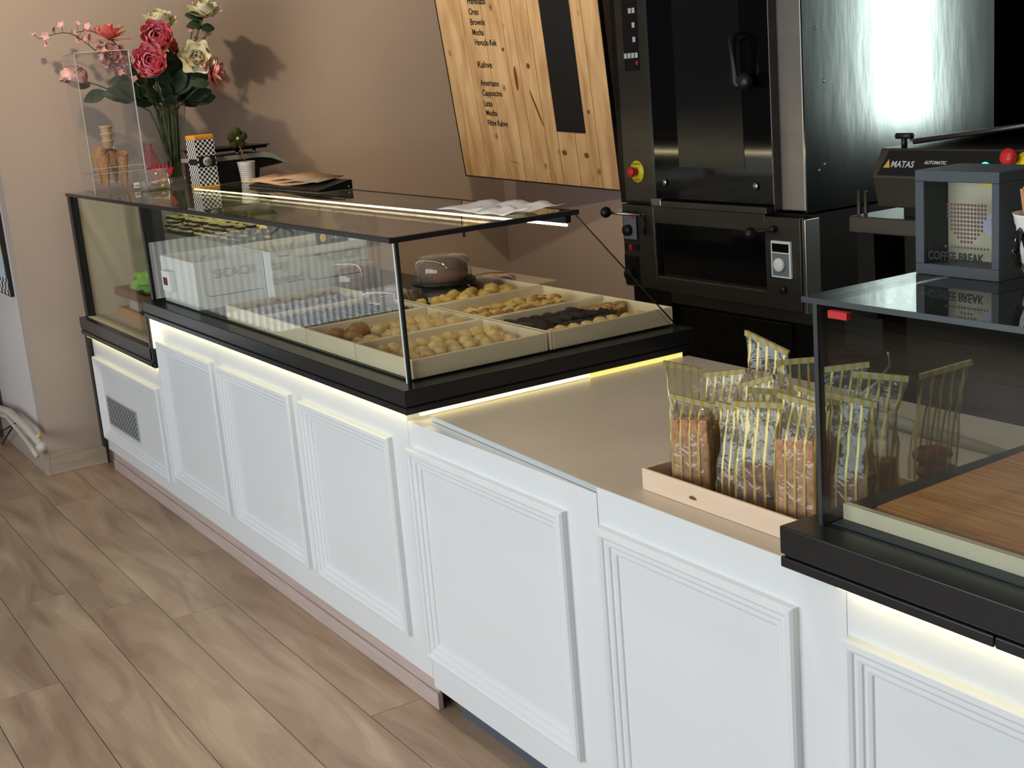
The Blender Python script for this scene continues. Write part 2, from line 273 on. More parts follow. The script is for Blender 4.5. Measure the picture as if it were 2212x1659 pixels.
def tag(o, label, cat, group=None, kind=None):
    if label: o['label'] = label
    if cat: o['category'] = cat
    if group: o['group'] = group
    if kind: o['kind'] = kind
    return o
def thing(name, label, cat, loc=(0, 0, 0), rz=0, group=None):
    o = bpy.data.objects.new(name, None); C.objects.link(o); o.location = loc; o.rotation_euler = (0, 0, rz); o.empty_display_size = .05
    return tag(o, label, cat, group)
def struct(name, b, m, **k):
    o = b.build(name, m, **k)
    if not k.get('parent'): o['kind'] = 'structure'
    return o
def copy_tree(o, parent=None):
    c = o.copy(); C.objects.link(c)
    if parent: c.parent = parent
    for ch in o.children: copy_tree(ch, c)
    return c
def text(name, body, size, m, parent, origin, right, up, align='LEFT', ext=.0004, sx=1.0, bold=0):
    cu = bpy.data.curves.new(name, 'FONT'); cu.body = body; cu.size = size; cu.align_x = align; cu.extrude = ext; cu.offset = bold; cu.resolution_u = 3
    t = bpy.data.objects.new('tmp', cu); C.objects.link(t); dg = bpy.context.evaluated_depsgraph_get(); dg.update()
    me = bpy.data.meshes.new_from_object(t.evaluated_get(dg)); bpy.data.objects.remove(t); bpy.data.curves.remove(cu)
    r = Vector(right).normalized(); u = Vector(up).normalized(); n = r.cross(u)
    for v in me.vertices: p = v.co.copy(); v.co = Vector(origin) + r * p.x * sx + u * p.y + n * p.z
    me.materials.clear(); me.materials.append(M[m]); me.name = name
    o = bpy.data.objects.new(name, me); C.objects.link(o)
    if parent: o.parent = parent
    return o
# ================================================================ THE ROOM
WLX, WBY = -3.35, 2.41; ZC = 2.95
b = MB(); b.rnd = []
rr = random.Random(3); edges = [-.15 - .2125 * k for k in range(-22, 24)]
for e in edges:
    k = round((-.15 - e) / .2125)
    off = {0: -.11, 1: -1.185, 2: -1.437, 3: -1.70, 4: -.95}.get(k, rr.uniform(-1.6, 0))
    x = off - 1.63 * 4
    while x < 6.2:
        if e + .2125 < 4.8 and x + 1.63 > -4.6:
            b.box(x + .0012, x + 1.6288, e + .0012, e + .2113, -.012, 0); b.rnd += [rr.random()] * 8
        x += 1.63
b.add([(-4.7, -5, -.004), (6.4, -5, -.004), (6.4, 5, -.004), (-4.7, 5, -.004)], [(0, 1, 2, 3)], mi=1); b.rnd += [0] * 4
struct('floor', b, ['laminate', 'seam_dark'])
struct('wall_left', MB().box(WLX - .12, WLX, -.245, WBY + .1, 0, ZC), 'wall_left_paint')
struct('wall_column', MB().box(-4.42, WLX - .12, -.245, -.12, 0, ZC), 'wall_white_paint')
struct('wall_back', MB().box(WLX - .12, -.3, WBY, WBY + .12, 0, ZC), 'wall_back_paint')
struct('wall_kitchen_side', MB().box(-1.72, -1.6, WBY + .12, 4.4, 0, ZC), 'dark_wall')
b = MB(); b.box(-1.72, 1.9, 4.4, 4.5, 0, ZC); b.box(2.5, 6.3, 4.4, 4.5, 0, ZC); b.box(1.9, 2.5, 4.4, 4.5, 0, 1.1); b.box(1.9, 2.5, 4.4, 4.5, 2.7, ZC)
struct('wall_kitchen', b, 'dark_wall')
struct('wall_right', MB().box(6.2, 6.3, -4.6, 4.4, 0, ZC), 'dark_wall')
struct('ceiling', MB().box(-4.6, 6.3, -4.7, 4.5, ZC, ZC + .1), 'ceiling_paint')
b = MB(); b.box(-4.5, -2.2, -4.7, -4.6, 0, ZC); b.box(3.4, 6.3, -4.7, -4.6, 0, ZC); b.box(-2.2, 3.4, -4.7, -4.6, 0, .35); b.box(-2.2, 3.4, -4.7, -4.6, 2.7, ZC)
struct('wall_front', b, 'wall_shop_paint')
b = MB(); b.box(-4.42, -4.32, -4.6, -3.25, 0, ZC); b.box(-4.42, -4.32, -.55, -.245, 0, ZC); b.box(-4.42, -4.32, -3.25, -.55, 0, .22); b.box(-4.42, -4.32, -3.25, -.55, .96, ZC)
struct('wall_side', b, 'wall_shop_paint')
def window(name, x0, x1, z0, z1, y, nx):
    b = MB()
    for k in range(nx + 1): x = x0 + (x1 - x0) * k / nx; b.box(x - .03, x + .03, y - .03, y + .03, z0, z1)
    b.box(x0, x1, y - .03, y + .03, z0, z0 + .06); b.box(x0, x1, y - .03, y + .03, z1 - .06, z1)
    o = struct(name, b, 'window_frame'); MB().box(x0, x1, y - .003, y + .003, z0, z1).build('window_pane', 'glass', o); return o
window('window_1', -2.2, 3.4, .35, 2.7, -4.65, 4); window('window_2', 1.9, 2.5, 1.1, 2.7, 4.45, 1)
b = MB()
for y in (-3.22, -.58): b.box(-4.40, -4.34, y - .03, y + .03, .22, .96)
b.box(-4.40, -4.34, -3.25, -.55, .22, .28); b.box(-4.40, -4.34, -3.25, -.55, .92, .96)
w3 = struct('window_3', b, 'window_frame'); MB().box(-4.373, -4.367, -3.25, -.55, .22, .96).build('window_pane', 'glass', w3)
b = MB()
for k in range(34): y = -.62 - .043 * k; b.box(-4.366, -4.365, y - .016, y, .26, .93)
b.build('frosted_stripes', 'frost', w3)
for yy, tx, sz in ((-.98, 'SICACIK', .075), (-1.62, 'TAZECİK', .075)): text('window_lettering', tx, sz, 'ink', w3, (-4.362, yy, .66), (0, -1, 0), (0, 0, 1), ext=.0005)
b = MB(); hat = [(0, .0), (-.035, .0), (-.05, .05), (-.075, .075), (-.07, .13), (-.03, .155), (.0, .17), (.04, .155), (.08, .13), (.08, .08), (.055, .05), (.04, .0), (0, .0)]
b.tube([(-4.362, -1.42 - u, .73 + v) for u, v in hat], .004, 6); b.build('window_emblem', 'ink', w3)
for yy in (-.92, -1.56):
    b = MB(); b.tube([(-4.362, yy - .03, .80), (-4.362, yy, .78), (-4.362, yy, .58), (-4.362, yy - .03, .56), (-4.362, yy - .36, .56)], .003, 5); b.build('window_emblem', 'ink', w3)
text('window_lettering', 'bay\nbread', .088, 'ink', w3, (-4.362, -1.33, .655), (0, -1, 0), (0, 0, 1), ext=.0005)
struct('wall_sky_block', MB().box(-7.2, -7.0, -12, 4, 0, 4.5), 'sky_block_brown')  # unseen wall added outside to keep bright sky out of the glass reflections
struct('trim_street', MB().box(-14, 12, -14, -4.95, -.1, -.02), 'street')
# skirting boards
def skirt(name, b, m): o = b.build(name, m, bevel=.003); o['kind'] = 'structure'; return o
skirt('baseboard_left', MB().box(WLX, WLX + .022, -.245, .02, 0, .105), 'skirting')
skirt('baseboard_column', MB().box(-4.32, WLX + .022, -.268, -.245, 0, .105), 'skirting')
b = MB(); b.box(-3.19, -.012, .012, .03, 0, .05); b.box(-3.19, -.012, .018, .03, .05, .13)
skirt('baseboard_counter', b, 'skirting_pink')
# ================================================================ COUNTER UNITS
FRP = ((0, 0), (0, .014), (.004, .019), (.014, .020), (.020, .016), (.022, .012), (.030, .013), (.036, .010), (.038, .006), (.046, .007), (.052, .004), (.054, 0))
def moulding(x0, x1, z0, z1, parent):
    b = MB(); vs = []; fs = []
    for d, h in FRP: vs += [(x0 + d, -h, z0 + d), (x1 - d, -h, z0 + d), (x1 - d, -h, z1 - d), (x0 + d, -h, z1 - d)]
    for i in range(len(FRP) - 1):
        for k in range(4): fs.append((i * 4 + k, i * 4 + (k + 1) % 4, (i + 1) * 4 + (k + 1) % 4, (i + 1) * 4 + k))
    b.add(vs, fs); return b.build('panel_moulding', 'white_paint', parent)
def led(b, *a): return b
# --- display counter on the left (cabinet, ledge, glass)
dc = thing('display_counter', 'long white panelled counter with black ledge and glass display, left of the plain worktop', 'display counter', (0, 0, 0))
b = MB(); b.box(-3.19, -2.165, 0, .88, .105, .66); b.box(-2.165, 0.0, 0, .88, .105, .86)
b.build('cabinet_body', 'white_paint', dc)
MB().box(-3.15, -.05, .03, .86, 0, .105).build('plinth', 'toe_grey', dc)
moulding(-3.175, -2.205, .165, .56, dc); moulding(-2.115, -1.485, .20, .776, dc); moulding(-1.41, -.78, .20, .776, dc); moulding(-.70, -.10, .198, .772, dc)
b = MB(); b.box(-3.235, -3.192, -.02, .88, .115, .665)
b.box(-3.192, -3.185, -.004, .02, .115, .665); b.build('end_trim', 'black_metal', dc, bevel=.003)
# vent grille
v = MB(); gx0, gx1, gz0, gz1 = -3.07, -2.61, .252, .388; v.box(gx0, gx1, -.006, -.001, gz0, gz1)
g = v.build('vent_grille', 'vent_metal', dc); v = MB()
for i in range(12):
    for j in range(11):
        x = gx0 + .02 + i * .0365 + (.0 if j % 2 else .012); z = gz0 + .012 + j * .0112; v.box(x, x + .021, -.0066, -.0055, z, z + .0055)
v.build('vent_slots', 'vent_dark', g)
# low black ledge, high black ledge
b = MB(); b.box(-3.235, -2.12, -.031, .0, .69, .742); b.box(-3.235, -2.12, -.026, 0, .682, .69); b.box(-3.235, -2.12, -.031, 0, .662, .682)
b.build('lower_ledge', 'black_lacquer', dc, bevel=.002)
b = MB(); b.box(-3.235, -2.12, 0, .88, .70, .742); b.build('lower_deck', 'black_lacquer', dc)
b = MB(); b.box(-2.155, .061, -.031, .92, .889, .93); b.box(-2.15, .056, -.026, .91, .884, .889); b.box(-2.155, .061, -.031, .92, .866, .884)
b.box(-2.155, -2.132, -.031, .1, .662, .866)
b.build('upper_ledge', 'black_lacquer', dc, bevel=.002)
MB().box(-2.155, -.05, .03, .915, .9301, .9345).build('deck_liner', 'black_metal', dc)
b = MB(); b.box(-2.125, .03, -.022, -.004, .860, .8655); b.box(-3.18, -2.16, -.022, -.004, .656, .6615); b.box(-2.131, -2.122, -.02, -.004, .665, .858)
b.build('led_strip', 'led', dc)
MB().box(.034, .046, .02, .86, .853, .8655).build('led_strip', 'led_side', dc)
MB().box(.0485, .0505, .55, .88, .850, .866).build('led_cover', 'led_dim', dc)
# glass
GZ = 1.302
def slab(poly, z0, z1, name, m, par): return MB().prism(poly, z0, z1, 'z').build(name, m, par)
slab([(-3.24, .0), (.006, .0), (.0, .578), (-3.24, .70)], GZ, GZ + .008, 'top_pane', 'top_glass', dc)
b = MB(); b.box(-3.245, .008, -.003, .010, GZ - .003, GZ + .0095)
b.build('top_edge_front', 'black_metal', dc, bevel=.001)
b = MB(); b.prism([(-.010, 0), (.008, 0), (.002, .585), (-.016, .585)], GZ - .004, GZ + .0095, 'z'); b.build('top_edge_side', 'black_metal', dc)
b = MB(); b.prism([(-3.24, .694), (-.01, .572), (-.01, .582), (-3.24, .704)], GZ - .004, GZ + .0095, 'z'); b.build('top_edge_back', 'black_metal', dc)
MB().box(-3.175, -2.176, .018, .024, .742, GZ).build('front_pane', 'glass', dc)
MB().box(-2.13, 0.0, .018, .024, .93, GZ).build('front_pane', 'glass', dc)
MB().prism([(.024, .93), (.024, GZ), (.57, GZ), (.905, .93)], -.005, .001, 'x').build('side_pane', 'glass', dc)
MB().tube([(-.002, .572, GZ), (-.002, .907, .93)], .0022, 6).build('side_pane_edge', 'seam_dark', dc)
MB().box(-3.185, -3.172, .014, .03, .742, GZ).build('front_post', 'black_metal', dc); MB().box(-2.176, -2.15, .012, .05, .742, GZ).build('front_post', 'black_metal', dc)
pass; MB().box(-2.15, -2.122, .05, .085, .742, GZ).build('divider_frame', 'grey_metal', dc); MB().box(-2.145, -2.139, .085, .66, .742, GZ).build('inner_divider', 'glass', dc)
MB().box(-3.235, -3.188, .0, .66, .742, GZ - .002).build('end_panel', 'black_metal', dc); MB().box(-3.1878, -3.184, .03, .86, .745, GZ - .01).build('end_liner', 'pale_panel', dc)
MB().box(-.0045, .0045, .015, .024, .93, GZ).build('corner_seal', 'black_metal', dc); MB().box(-.016, -.0046, .0165, .0185, .93, GZ).build('corner_seam', 'silicone', dc)
MB().box(-.60, -.594, .555, .562, GZ - .10, GZ - .024).build('lamp_bracket', 'black_metal', dc)
b = MB(); b.box(-3.15, -.012, .548, .566, GZ - .024, GZ - .006); b.build('lamp_housing', 'black_metal', dc)
b = MB()
for x0, x1 in ((-3.1, -2.5), (-2.49, -1.28), (-1.27, -.24), (-.235, -.02)): b.tube([(x0, .556, GZ - .031), (x1, .556, GZ - .031)], .0036, 8)
b.build('lamp_tube', 'tube', dc)
# inner glass shelf and back of the chilled section
MB().box(-3.18, -1.55, .40, .855, 1.085, 1.091).build('glass_shelf', 'glass', dc)
MB().box(-3.19, -2.16, .0, .88, .74, .745).build('chilled_floor', 'pale_panel', dc)
MB().box(-3.19, -2.16, .86, .88, .745, 1.29).build('chilled_back', 'pale_panel', dc)
# --- plain worktop units
u = thing('counter_unit', 'white panelled counter unit with beige worktop right of the glass display', 'counter', (0, 0, 0))
MB().box(.0015, .838, 0, .88, .082, .835).build('cabinet_body', 'white_paint', u); moulding(-.04 + .045, .722, .172, .768, u)
u2m = MB().prism([(.05, .045), (.8385, .004), (.8385, .90), (.05, .90)], .837, .85, 'z').build('worktop', 'worktop', u)
MB().prism([(.05, .043), (.8385, .002), (.8385, .004), (.05, .045)], .837, .8498, 'z').build('worktop_edge', 'worktop_edge', u)
MB().box(.05, .83, .05, .86, 0, .082).build('plinth', 'toe_grey', u)
u = thing('counter_unit', 'white panelled counter unit with beige worktop under the tray of bagged biscuits', 'counter', (0, 0, 0))
MB().box(.8405, 1.531, 0, .88, .082, .8495).build('cabinet_body', 'white_paint', u); moulding(.828 + .02, 1.42, .17, .769, u)
MB().box(.8405, 1.531, .0, .90, .8496, .851).build('worktop', 'worktop', u); MB().box(.84, 1.52, .05, .86, 0, .082).build('plinth', 'toe_grey', u)
# --- right display counter
rc = thing('display_counter', 'white panelled counter with thick black ledge and dark glass case at the right edge', 'display counter', (0, 0, 0))
MB().box(1.5325, 3.1, 0, .88, .082, .857).build('cabinet_body', 'white_paint', rc); moulding(1.513 + .022, 2.25, .17, .757, rc); MB().box(1.54, 3.1, .05, .86, 0, .082).build('plinth', 'toe_grey', rc)
b = MB(); b.box(1.418, 3.1, -.036, .92, .876, .925); b.box(1.423, 3.1, -.031, .915, .871, .876); b.box(1.418, 1.845, -.036, .92, .8525, .871); b.box(1.847, 3.1, -.036, .92, .8525, .871)
b.build('black_ledge', 'black_lacquer', rc, bevel=.004, seg=3)
MB().box(1.535, 3.1, -.024, -.004, .846, .852).build('led_strip', 'led', rc)
MB().prism([(1.452, .0), (3.1, 0), (3.1, .6), (1.452, .6)], GZ, GZ + .009, 'z').build('top_pane', 'right_glass', rc)
MB().box(1.466, 3.1, .016, .024, .925, GZ).build('front_pane', 'right_glass', rc)
MB().prism([(.024, .925), (.024, GZ), (.57, GZ), (.9, .925)], 1.464, 1.470, 'x').build('side_pane', 'right_glass', rc)
b = MB(); b.box(1.460, 1.469, .013, .026, .925, GZ); b.box(1.452, 3.1, -.002, .0, GZ, GZ + .009); b.box(1.450, 1.452, -.002, .6, GZ, GZ + .009)
b.build('corner_seal', 'grey_metal', rc); MB().box(1.475, 3.08, .03, .86, .9255, .928).build('case_floor', 'frame_grey', rc)
MB().box(1.49, 1.53, .016 - .0005, .0255, GZ - .024, GZ - .012).build('red_sticker', 'red', rc)
# front board and chopping board inside
tr = MB(); tr.box(1.475, 3.05, .055, .067, .9285, .955); tr.box(1.475, 3.05, .067, .095, .9285, .932)
tag(tr.build('tray_rail', 'tray_wood', None), 'pale wooden rail inside the dark glass case at the right edge', 'tray')
MB_ = MB(); MB_.prism([(1.50, .105), (2.9, .10), (2.9, .62), (1.475, .60)], .929, .944, 'z'); tag(MB_.build('chopping_board', 'bamboo', bevel=.003), 'orange brown bamboo board lying inside the dark glass case', 'board')
# ================================================================ TRAYS AND BISCUITS
PIT = .345; TX = -.015
def tray(x1, y0, y1, label):
    x0 = x1 - PIT + .004; h = .052; z = .9346; t = .009
    o = thing('wooden_tray', label, 'tray', (x0, y0, z), 0, 'pale wooden trays of biscuits in the glass display'); w = x1 - x0; d = y1 - y0
    MB().box(t, w - t, t, d - t, 0, .005).build('tray_base', 'tray_inside', o)
    b = MB(); b.box(0, w, 0, t, 0, h); b.box(0, w, d - t, d, 0, h); b.box(0, t, t, d - t, 0, h); b.box(w - t, w, t, d - t, 0, h)
    b.build('tray_rim', 'tray_wood', o, bevel=.0025); return o
FL = ['front corner tray at the right, filled with round yellow biscuits', 'front row tray second from the right, holding crackled round biscuits', 'front row tray third from the right, holding chocolate dipped biscuits', 'front row tray at the left, holding short sticks with dark ends']
BL = ['back row tray at the right, holding dark chocolate fingers', 'back row tray in the middle, holding golden star biscuits', 'back row tray at the left, holding small golden ovals']
FY0, FY1, BY0, BY1 = .038, .462, .47, .905
for k in range(4): tray(TX - PIT * k, FY0, FY1, FL[k])
for k in range(3): tray(TX - PIT * k, BY0, BY1, BL[k])
R2 = random.Random(11)
def proto(name, b, mats, label, cat, group, sub=0):
    return tag(b.build(name, mats, subsurf=sub), label, cat, group)
def scatter(p, spots, sc=.12, tilt=.25, rz=None):
    for i, (x, y, z) in enumerate(spots):
        o = p if i == 0 else copy_tree(p)
        y = min(max(y, .084), .418) if y < .466 else min(max(y, .516), .862)
        o.location = (x, y, z); s = 1 + R2.uniform(-sc, sc); o.scale = (s, s, s)
        o.rotation_euler = (R2.uniform(-tilt, tilt), R2.uniform(-tilt, tilt), (R2.uniform(0, 6.28) if rz is None else rz + R2.uniform(-.25, .25)))
def dome(rx, ry, rz, jit=.1, seed=0): return MB().ball((0, 0, 0), rx, ry, rz, 18, 12, jit=jit, seed=seed, flat=-.35)
ZT = .9346 + .005
# front right: rows of domed yellow biscuits, pinkish ones along the near edge
x1 = TX
sp = []
for r_, xx in enumerate((-.262, -.208, -.155)):
    for j in range(9): sp.append((xx + R2.uniform(-.005, .005), .062 + j * .046 + (.02 if r_ % 2 else 0) + R2.uniform(-.004, .004), ZT + .012 + .004 * (j % 2) + (.012 if r_ == 0 else .004)))
scatter(proto('round_biscuit', dome(.0255, .0255, .021, .12, 1), 'cookie_yellow', 'round domed yellow biscuit in the front right corner tray', 'biscuit', 'domed yellow biscuits in the front right tray'), sp, .1, .2)
sp = [(-.105 + R2.uniform(-.02, .02), .06 + j * .04, ZT + .010) for j in range(9)] + [(-.06 + R2.uniform(-.012, .012), .06 + j * .05, ZT + .010) for j in range(7)]
scatter(proto('flat_biscuit', MB().ball((0, 0, 0), .027, .019, .014, 16, 10, jit=.25, seed=5), 'cookie_pink', 'flat pinkish brown biscuit in the front right corner tray', 'biscuit', 'pinkish biscuits along the near side of the front right tray'), sp, .15, .35)
# second
x1 = TX - PIT
sp = [(x1 - .215, .085, ZT + .028), (x1 - .215, .155, ZT + .03), (x1 - .15, .105, ZT + .028)]
scatter(proto('crackled_biscuit', MB().ball((0, 0, 0), .037, .034, .030, 20, 14, jit=.14, seed=9, flat=-.7), 'cookie_brown', 'large crackled brown round biscuit in the second front tray', 'biscuit', 'large crackled biscuits in the second front tray'), sp, .08, .5)
sp = [(x1 - .215 + .052 * (i % 4) + R2.uniform(-.008, .008), .21 + .045 * (i // 4) + R2.uniform(-.008, .008), ZT + .020 + .014 * (i % 2)) for i in range(20)] + [(x1 - .10 + .04 * (i % 2), .10 + .04 * (i // 2), ZT + .018) for i in range(4)]
scatter(proto('lumpy_biscuit', MB().ball((0, 0, 0), .030, .024, .021, 16, 11, jit=.3, seed=12), 'cookie_yellow', 'lumpy golden biscuit piled at the back of the second front tray', 'biscuit', 'lumpy golden biscuits in the second front tray'), sp, .15, .4)
# third : chocolate dipped rounds standing in rows
def dipped():
    b = MB(); b.ball((0, 0, 0), .024, .024, .009, 16, 8, 0, .06, 3); b.ball((0, .009, -.001), .0255, .0155, .0115, 14, 8, 1, .06, 4); return b
x1 = TX - 2 * PIT
for r_ in range(5):
    pass
p = proto('dipped_biscuit', dipped(), ['cookie_golden', 'chocolate'], 'half chocolate dipped golden biscuit in the third front tray', 'biscuit', 'chocolate dipped biscuits in the third front tray'); i = 0
for r_ in range(5):
    for j in range(11):
        o = p if i == 0 else copy_tree(p); i += 1
        o.location = (x1 - .30 + .056 * r_ + R2.uniform(-.004, .004), .06 + .036 * j + R2.uniform(-.004, .004), ZT + .022); o.rotation_euler = (.95 + R2.uniform(-.15, .15), R2.uniform(-.1, .1), R2.uniform(-.15, .15) + (math.pi if r_ % 2 else 0))
# fourth: short sticks with dark ends
def stick():
    b = MB(); b.tube([(0, -.03, 0), (0, -.027, 0), (0, .012, 0)], .0085, 10); b.tube([(0, .011, 0), (0, .029, 0), (0, .033, 0)], .0105, 10, 1); return b
p = proto('biscuit_stick', stick(), ['cookie_pink', 'chocolate'], 'short biscuit stick with chocolate end in the left front tray', 'biscuit', 'chocolate ended sticks in the left front tray'); i = 0
x1 = TX - 3 * PIT
for r_ in range(4):
    for j in range(13):
        o = p if i == 0 else copy_tree(p); i += 1
        o.location = (x1 - .295 + .075 * r_ + R2.uniform(-.005, .005), .062 + .031 * j, ZT + .013 + .012 * (j % 2)); o.rotation_euler = (R2.uniform(-.25, .25), 0, math.pi / 2 + R2.uniform(-.25, .25) + (math.pi if r_ % 2 else 0))
# back right: dark fingers, chip biscuits, pale rounds
x1 = TX
sp = [(x1 - .275 + R2.uniform(-.008, .008), .50 + .022 * j, ZT + .018 + .008 * (j % 2)) for j in range(13)] + [(x1 - .19 + R2.uniform(-.01, .01), .495 + .022 * j, ZT + .018 + .010 * (j % 2)) for j in range(15)] + [(x1 - .12 + R2.uniform(-.01, .01), .60 + .03 * j, ZT + .022) for j in range(6)]
scatter(proto('chocolate_finger', MB().ball((0, 0, 0), .040, .014, .014, 16, 10, jit=.2, seed=21), 'dark_cookie', 'dark chocolate finger biscuit in the right back tray', 'biscuit', 'dark chocolate fingers in the right back tray'), sp, .12, .2, .35)
sp = [(x1 - .27 + .05 * (i % 2) + R2.uniform(-.008, .008), .79 + .024 * (i // 2), ZT + .022 + .008 * (i % 2)) for i in range(8)]
scatter(proto('chip_biscuit', MB().ball((0, 0, 0), .034, .030, .013, 18, 9, jit=.1, seed=23), 'cookie_chip', 'chocolate chip biscuit at the far end of the right back tray', 'biscuit', 'chip biscuits in the right back tray'), sp, .1, .4)
sp = [(x1 - .075 + R2.uniform(-.008, .008), .56 + .046 * j, ZT + .018) for j in range(7)] + [(x1 - .06, .515, ZT + .016)]
scatter(proto('pale_biscuit', dome(.029, .026, .022, .15, 25), 'cookie_yellow', 'pale round biscuit along the near edge of the right back tray', 'biscuit', 'pale rounds along the right back tray'), sp, .1, .25)
# back middle: star biscuits
def star():
    b = MB(); n = 20; vs = []
    for zz, s_ in ((-.010, .9), (0, 1), (.011, .75), (.017, .3)):
        for k in range(n): a = 2 * math.pi * k / n; r_ = (.028 + .007 * math.cos(5 * a)) * s_; vs.append((r_ * math.cos(a), r_ * math.sin(a), zz))
    fs = [(i * n + k, i * n + (k + 1) % n, (i + 1) * n + (k + 1) % n, (i + 1) * n + k) for i in range(3) for k in range(n)] + [tuple(range(n - 1, -1, -1)), tuple(3 * n + k for k in range(n))]
    b.add(vs, fs, True); b.ball((.018, 0, .002), .016, .022, .013, 12, 8, 1, .1, 3); return b
x1 = TX - PIT
sp = [(x1 - .175 + R2.uniform(-.008, .008), .52 + .038 * j, ZT + .028) for j in range(9)] + [(x1 - .115 + R2.uniform(-.01, .01), .505 + .038 * j, ZT + .022) for j in range(9)] + [(x1 - .215, .70 + .038 * j, ZT + .026) for j in range(4)]
scatter(proto('star_biscuit', star(), ['cookie_golden', 'cookie_brown'], 'golden star shaped biscuit with brown side in the middle back tray', 'biscuit', 'golden star biscuits in the middle back tray'), sp, .1, .5, 0)
sp = [(x1 - .07 + R2.uniform(-.01, .01), .62 + .03 * j, ZT + .018) for j in range(8)] + [(x1 - .045 + R2.uniform(-.01, .01), .58 + .04 * j, ZT + .012) for j in range(7)]
scatter(proto('crumbly_biscuit', MB().ball((0, 0, 0), .024, .02, .013, 14, 9, jit=.3, seed=31), 'cookie_brown', 'small crumbly brown biscuit in the middle back tray', 'biscuit', 'crumbly biscuits in the middle back tray'), sp, .2, .4)
x1 = TX - 2 * PIT
sp = [(x1 - .165, .525, ZT + .026), (x1 - .12, .56, ZT + .026)] + [(x1 - .165 + .052 * (i % 3) + R2.uniform(-.01, .01), .60 + .042 * (i // 3) + R2.uniform(-.008, .008), ZT + .020 + .012 * (i % 2)) for i in range(19)]
scatter(proto('oval_biscuit', MB().ball((0, 0, 0), .030, .022, .020, 16, 11, jit=.18, seed=35), 'cookie_golden', 'golden oval biscuit in the left back tray', 'biscuit', 'golden ovals in the left back tray'), sp, .15, .35)
# ================================================================ CAKES UNDER DOMES
def cake(c, label, rad=.082, h=.075, cm='cake_brown', ring=True):
    o = thing('cake_box', label, 'cake', c, 0, 'boxed ring cakes between the trays and the white cartons')
    MB().lathe([(rad * 1.12, 0), (rad * 1.18, .006), (rad * 1.18, .014), (rad * 1.08, .016), (rad * 1.0, .008), (.001, .008)], 40).build('black_base', 'black_plastic', o)
    k = MB(); k.lathe([(rad * .3, .010), (rad * .86, .010), (rad * .9, h * .35), (rad * .86, h * .7), (rad * .6, h * .88), (rad * .3, h * .7), (rad * .22, h * .4), (rad * .3, .010)], 40, flute=.02, fn=12)
    k.build('cake', cm, o)
    MB().lathe([(rad * 1.06, .014), (rad * 1.02, h * .62), (rad * .97, h * .9), (rad * .80, h * 1.06), (rad * .25, h * 1.12), (.001, h * 1.1)], 40, flute=.012, fn=16).build('clear_dome', 'thin_plastic', o)
    return o
cz = .9346
c1 = Pz(965, 640, cz); 
def lift(px, py, depth_from, z): return Pz(px, py, z)
q = Pz(955, 652, .944); print('cake', q)
k0 = cake(tuple(Pz(962, 640, .952)[:2]) + (.935,), 'low ring cake in a black box, under the clear domed cake', .094, .052)
lb = MB().box(-.018, .018, -.001, 0, -.012, .012).build('barcode_label', 'label_white', k0); lb.location = (.062, -.082, .02); lb.rotation_euler = (0, 0, .75)
b0 = k0.location
cake((b0.x, b0.y, b0.z + .063), 'brown ring cake under a clear dome, top one of the cake stack', .095, .092)
cake((b0.x - .02, b0.y + .20, .935), 'dark ring cake in a box behind the cake stack', .09, .055)
q = Pz(835, 668, .945); cake((q.x, q.y, .935), 'reddish cake under a low dome, left of the cake stack', .085, .07, 'cake_brown')
q = Pz(745, 640, .945); cake((q.x, q.y + .05, .935), 'cake under a tall round dome beside the striped carton', .09, .12, 'cake_brown')
# ================================================================ WHITE CARTONS WITH SWEETS
def carton(x0, x1, y0, y1, z0, z1, label):
    o = thing('carton', label, 'box', (0, 0, 0)); t = .004; b = MB()
    b.box(x0, x1, y0, y0 + t, z0, z1); b.box(x0, x1, y1 - t, y1, z0, z1); b.build('carton_end', 'card_white', o)
    b = MB(); b.box(x0, x0 + t, y0 + t, y1 - t, z0, z1); b.box(x1 - t, x1, y0 + t, y1 - t, z0, z1); b.build('carton_side', 'card_white', o)
    MB().box(x0 + t, x1 - t, y0 + t, y1 - t, z0, z0 + t).build('carton_floor', 'card_inner', o); return o
o = carton(-2.06, -1.67, .035, .30, .9346, 1.11, 'open white carton with a small window box on its face, behind the front glass')
b = MB(); b.box(-1.985, -1.895, .008, .035, .985, 1.062); b.build('window_box', 'card_white', o, bevel=.002)
b = MB(); b.box(-1.965, -1.918, .0065, .0085, 1.008, 1.038); b.build('box_window', 'cake_brown', o, bevel=.001)
o = carton(-1.99, -1.60, .304, .70, .9346, 1.115, 'second open white carton directly behind the one with a window box')
b = MB()
for i in range(14): b.ball((-1.98 + R2.uniform(0, .27), .06 + R2.uniform(0, .2), 1.03 + R2.uniform(0, .035)), .024, .02, .018, 10, 7, jit=.2, seed=i)
tag(b.build('pink_sweets', 'red_ribbon'), 'pink sweets heaped inside the open white carton', 'sweets', kind='stuff')
# price card
a = Pz(683, 527, 1.10); c_ = a + Vector((.02, .16, 0)); u_ = Vector((0, 0, 1)); rgt = (c_ - a).normalized()
n_ = rgt.cross(u_)
pc = thing('price_card', 'slate blue olive oil price card standing in the second white carton', 'price card', (0, 0, 0))
b = MB(); vs = [a - n_ * .001, a + rgt * .20 - n_ * .001, a + rgt * .20 + u_ * .045 - n_ * .001, a + rgt * .012 + u_ * .06 - n_ * .001]; vs2 = [v + n_ * -.003 for v in vs]
a.z = 1.085
e0 = a; pts = [a, a + rgt * .205, a + rgt * .205 + u_ * .062, a + u_ * .062]; pts2 = [p_ - n_ * .003 for p_ in pts]
b.add(pts + pts2, [(0, 1, 2, 3), (7, 6, 5, 4), (0, 4, 5, 1), (1, 5, 6, 2), (2, 6, 7, 3), (3, 7, 4, 0)]); b.build('card', 'slate_card', pc)
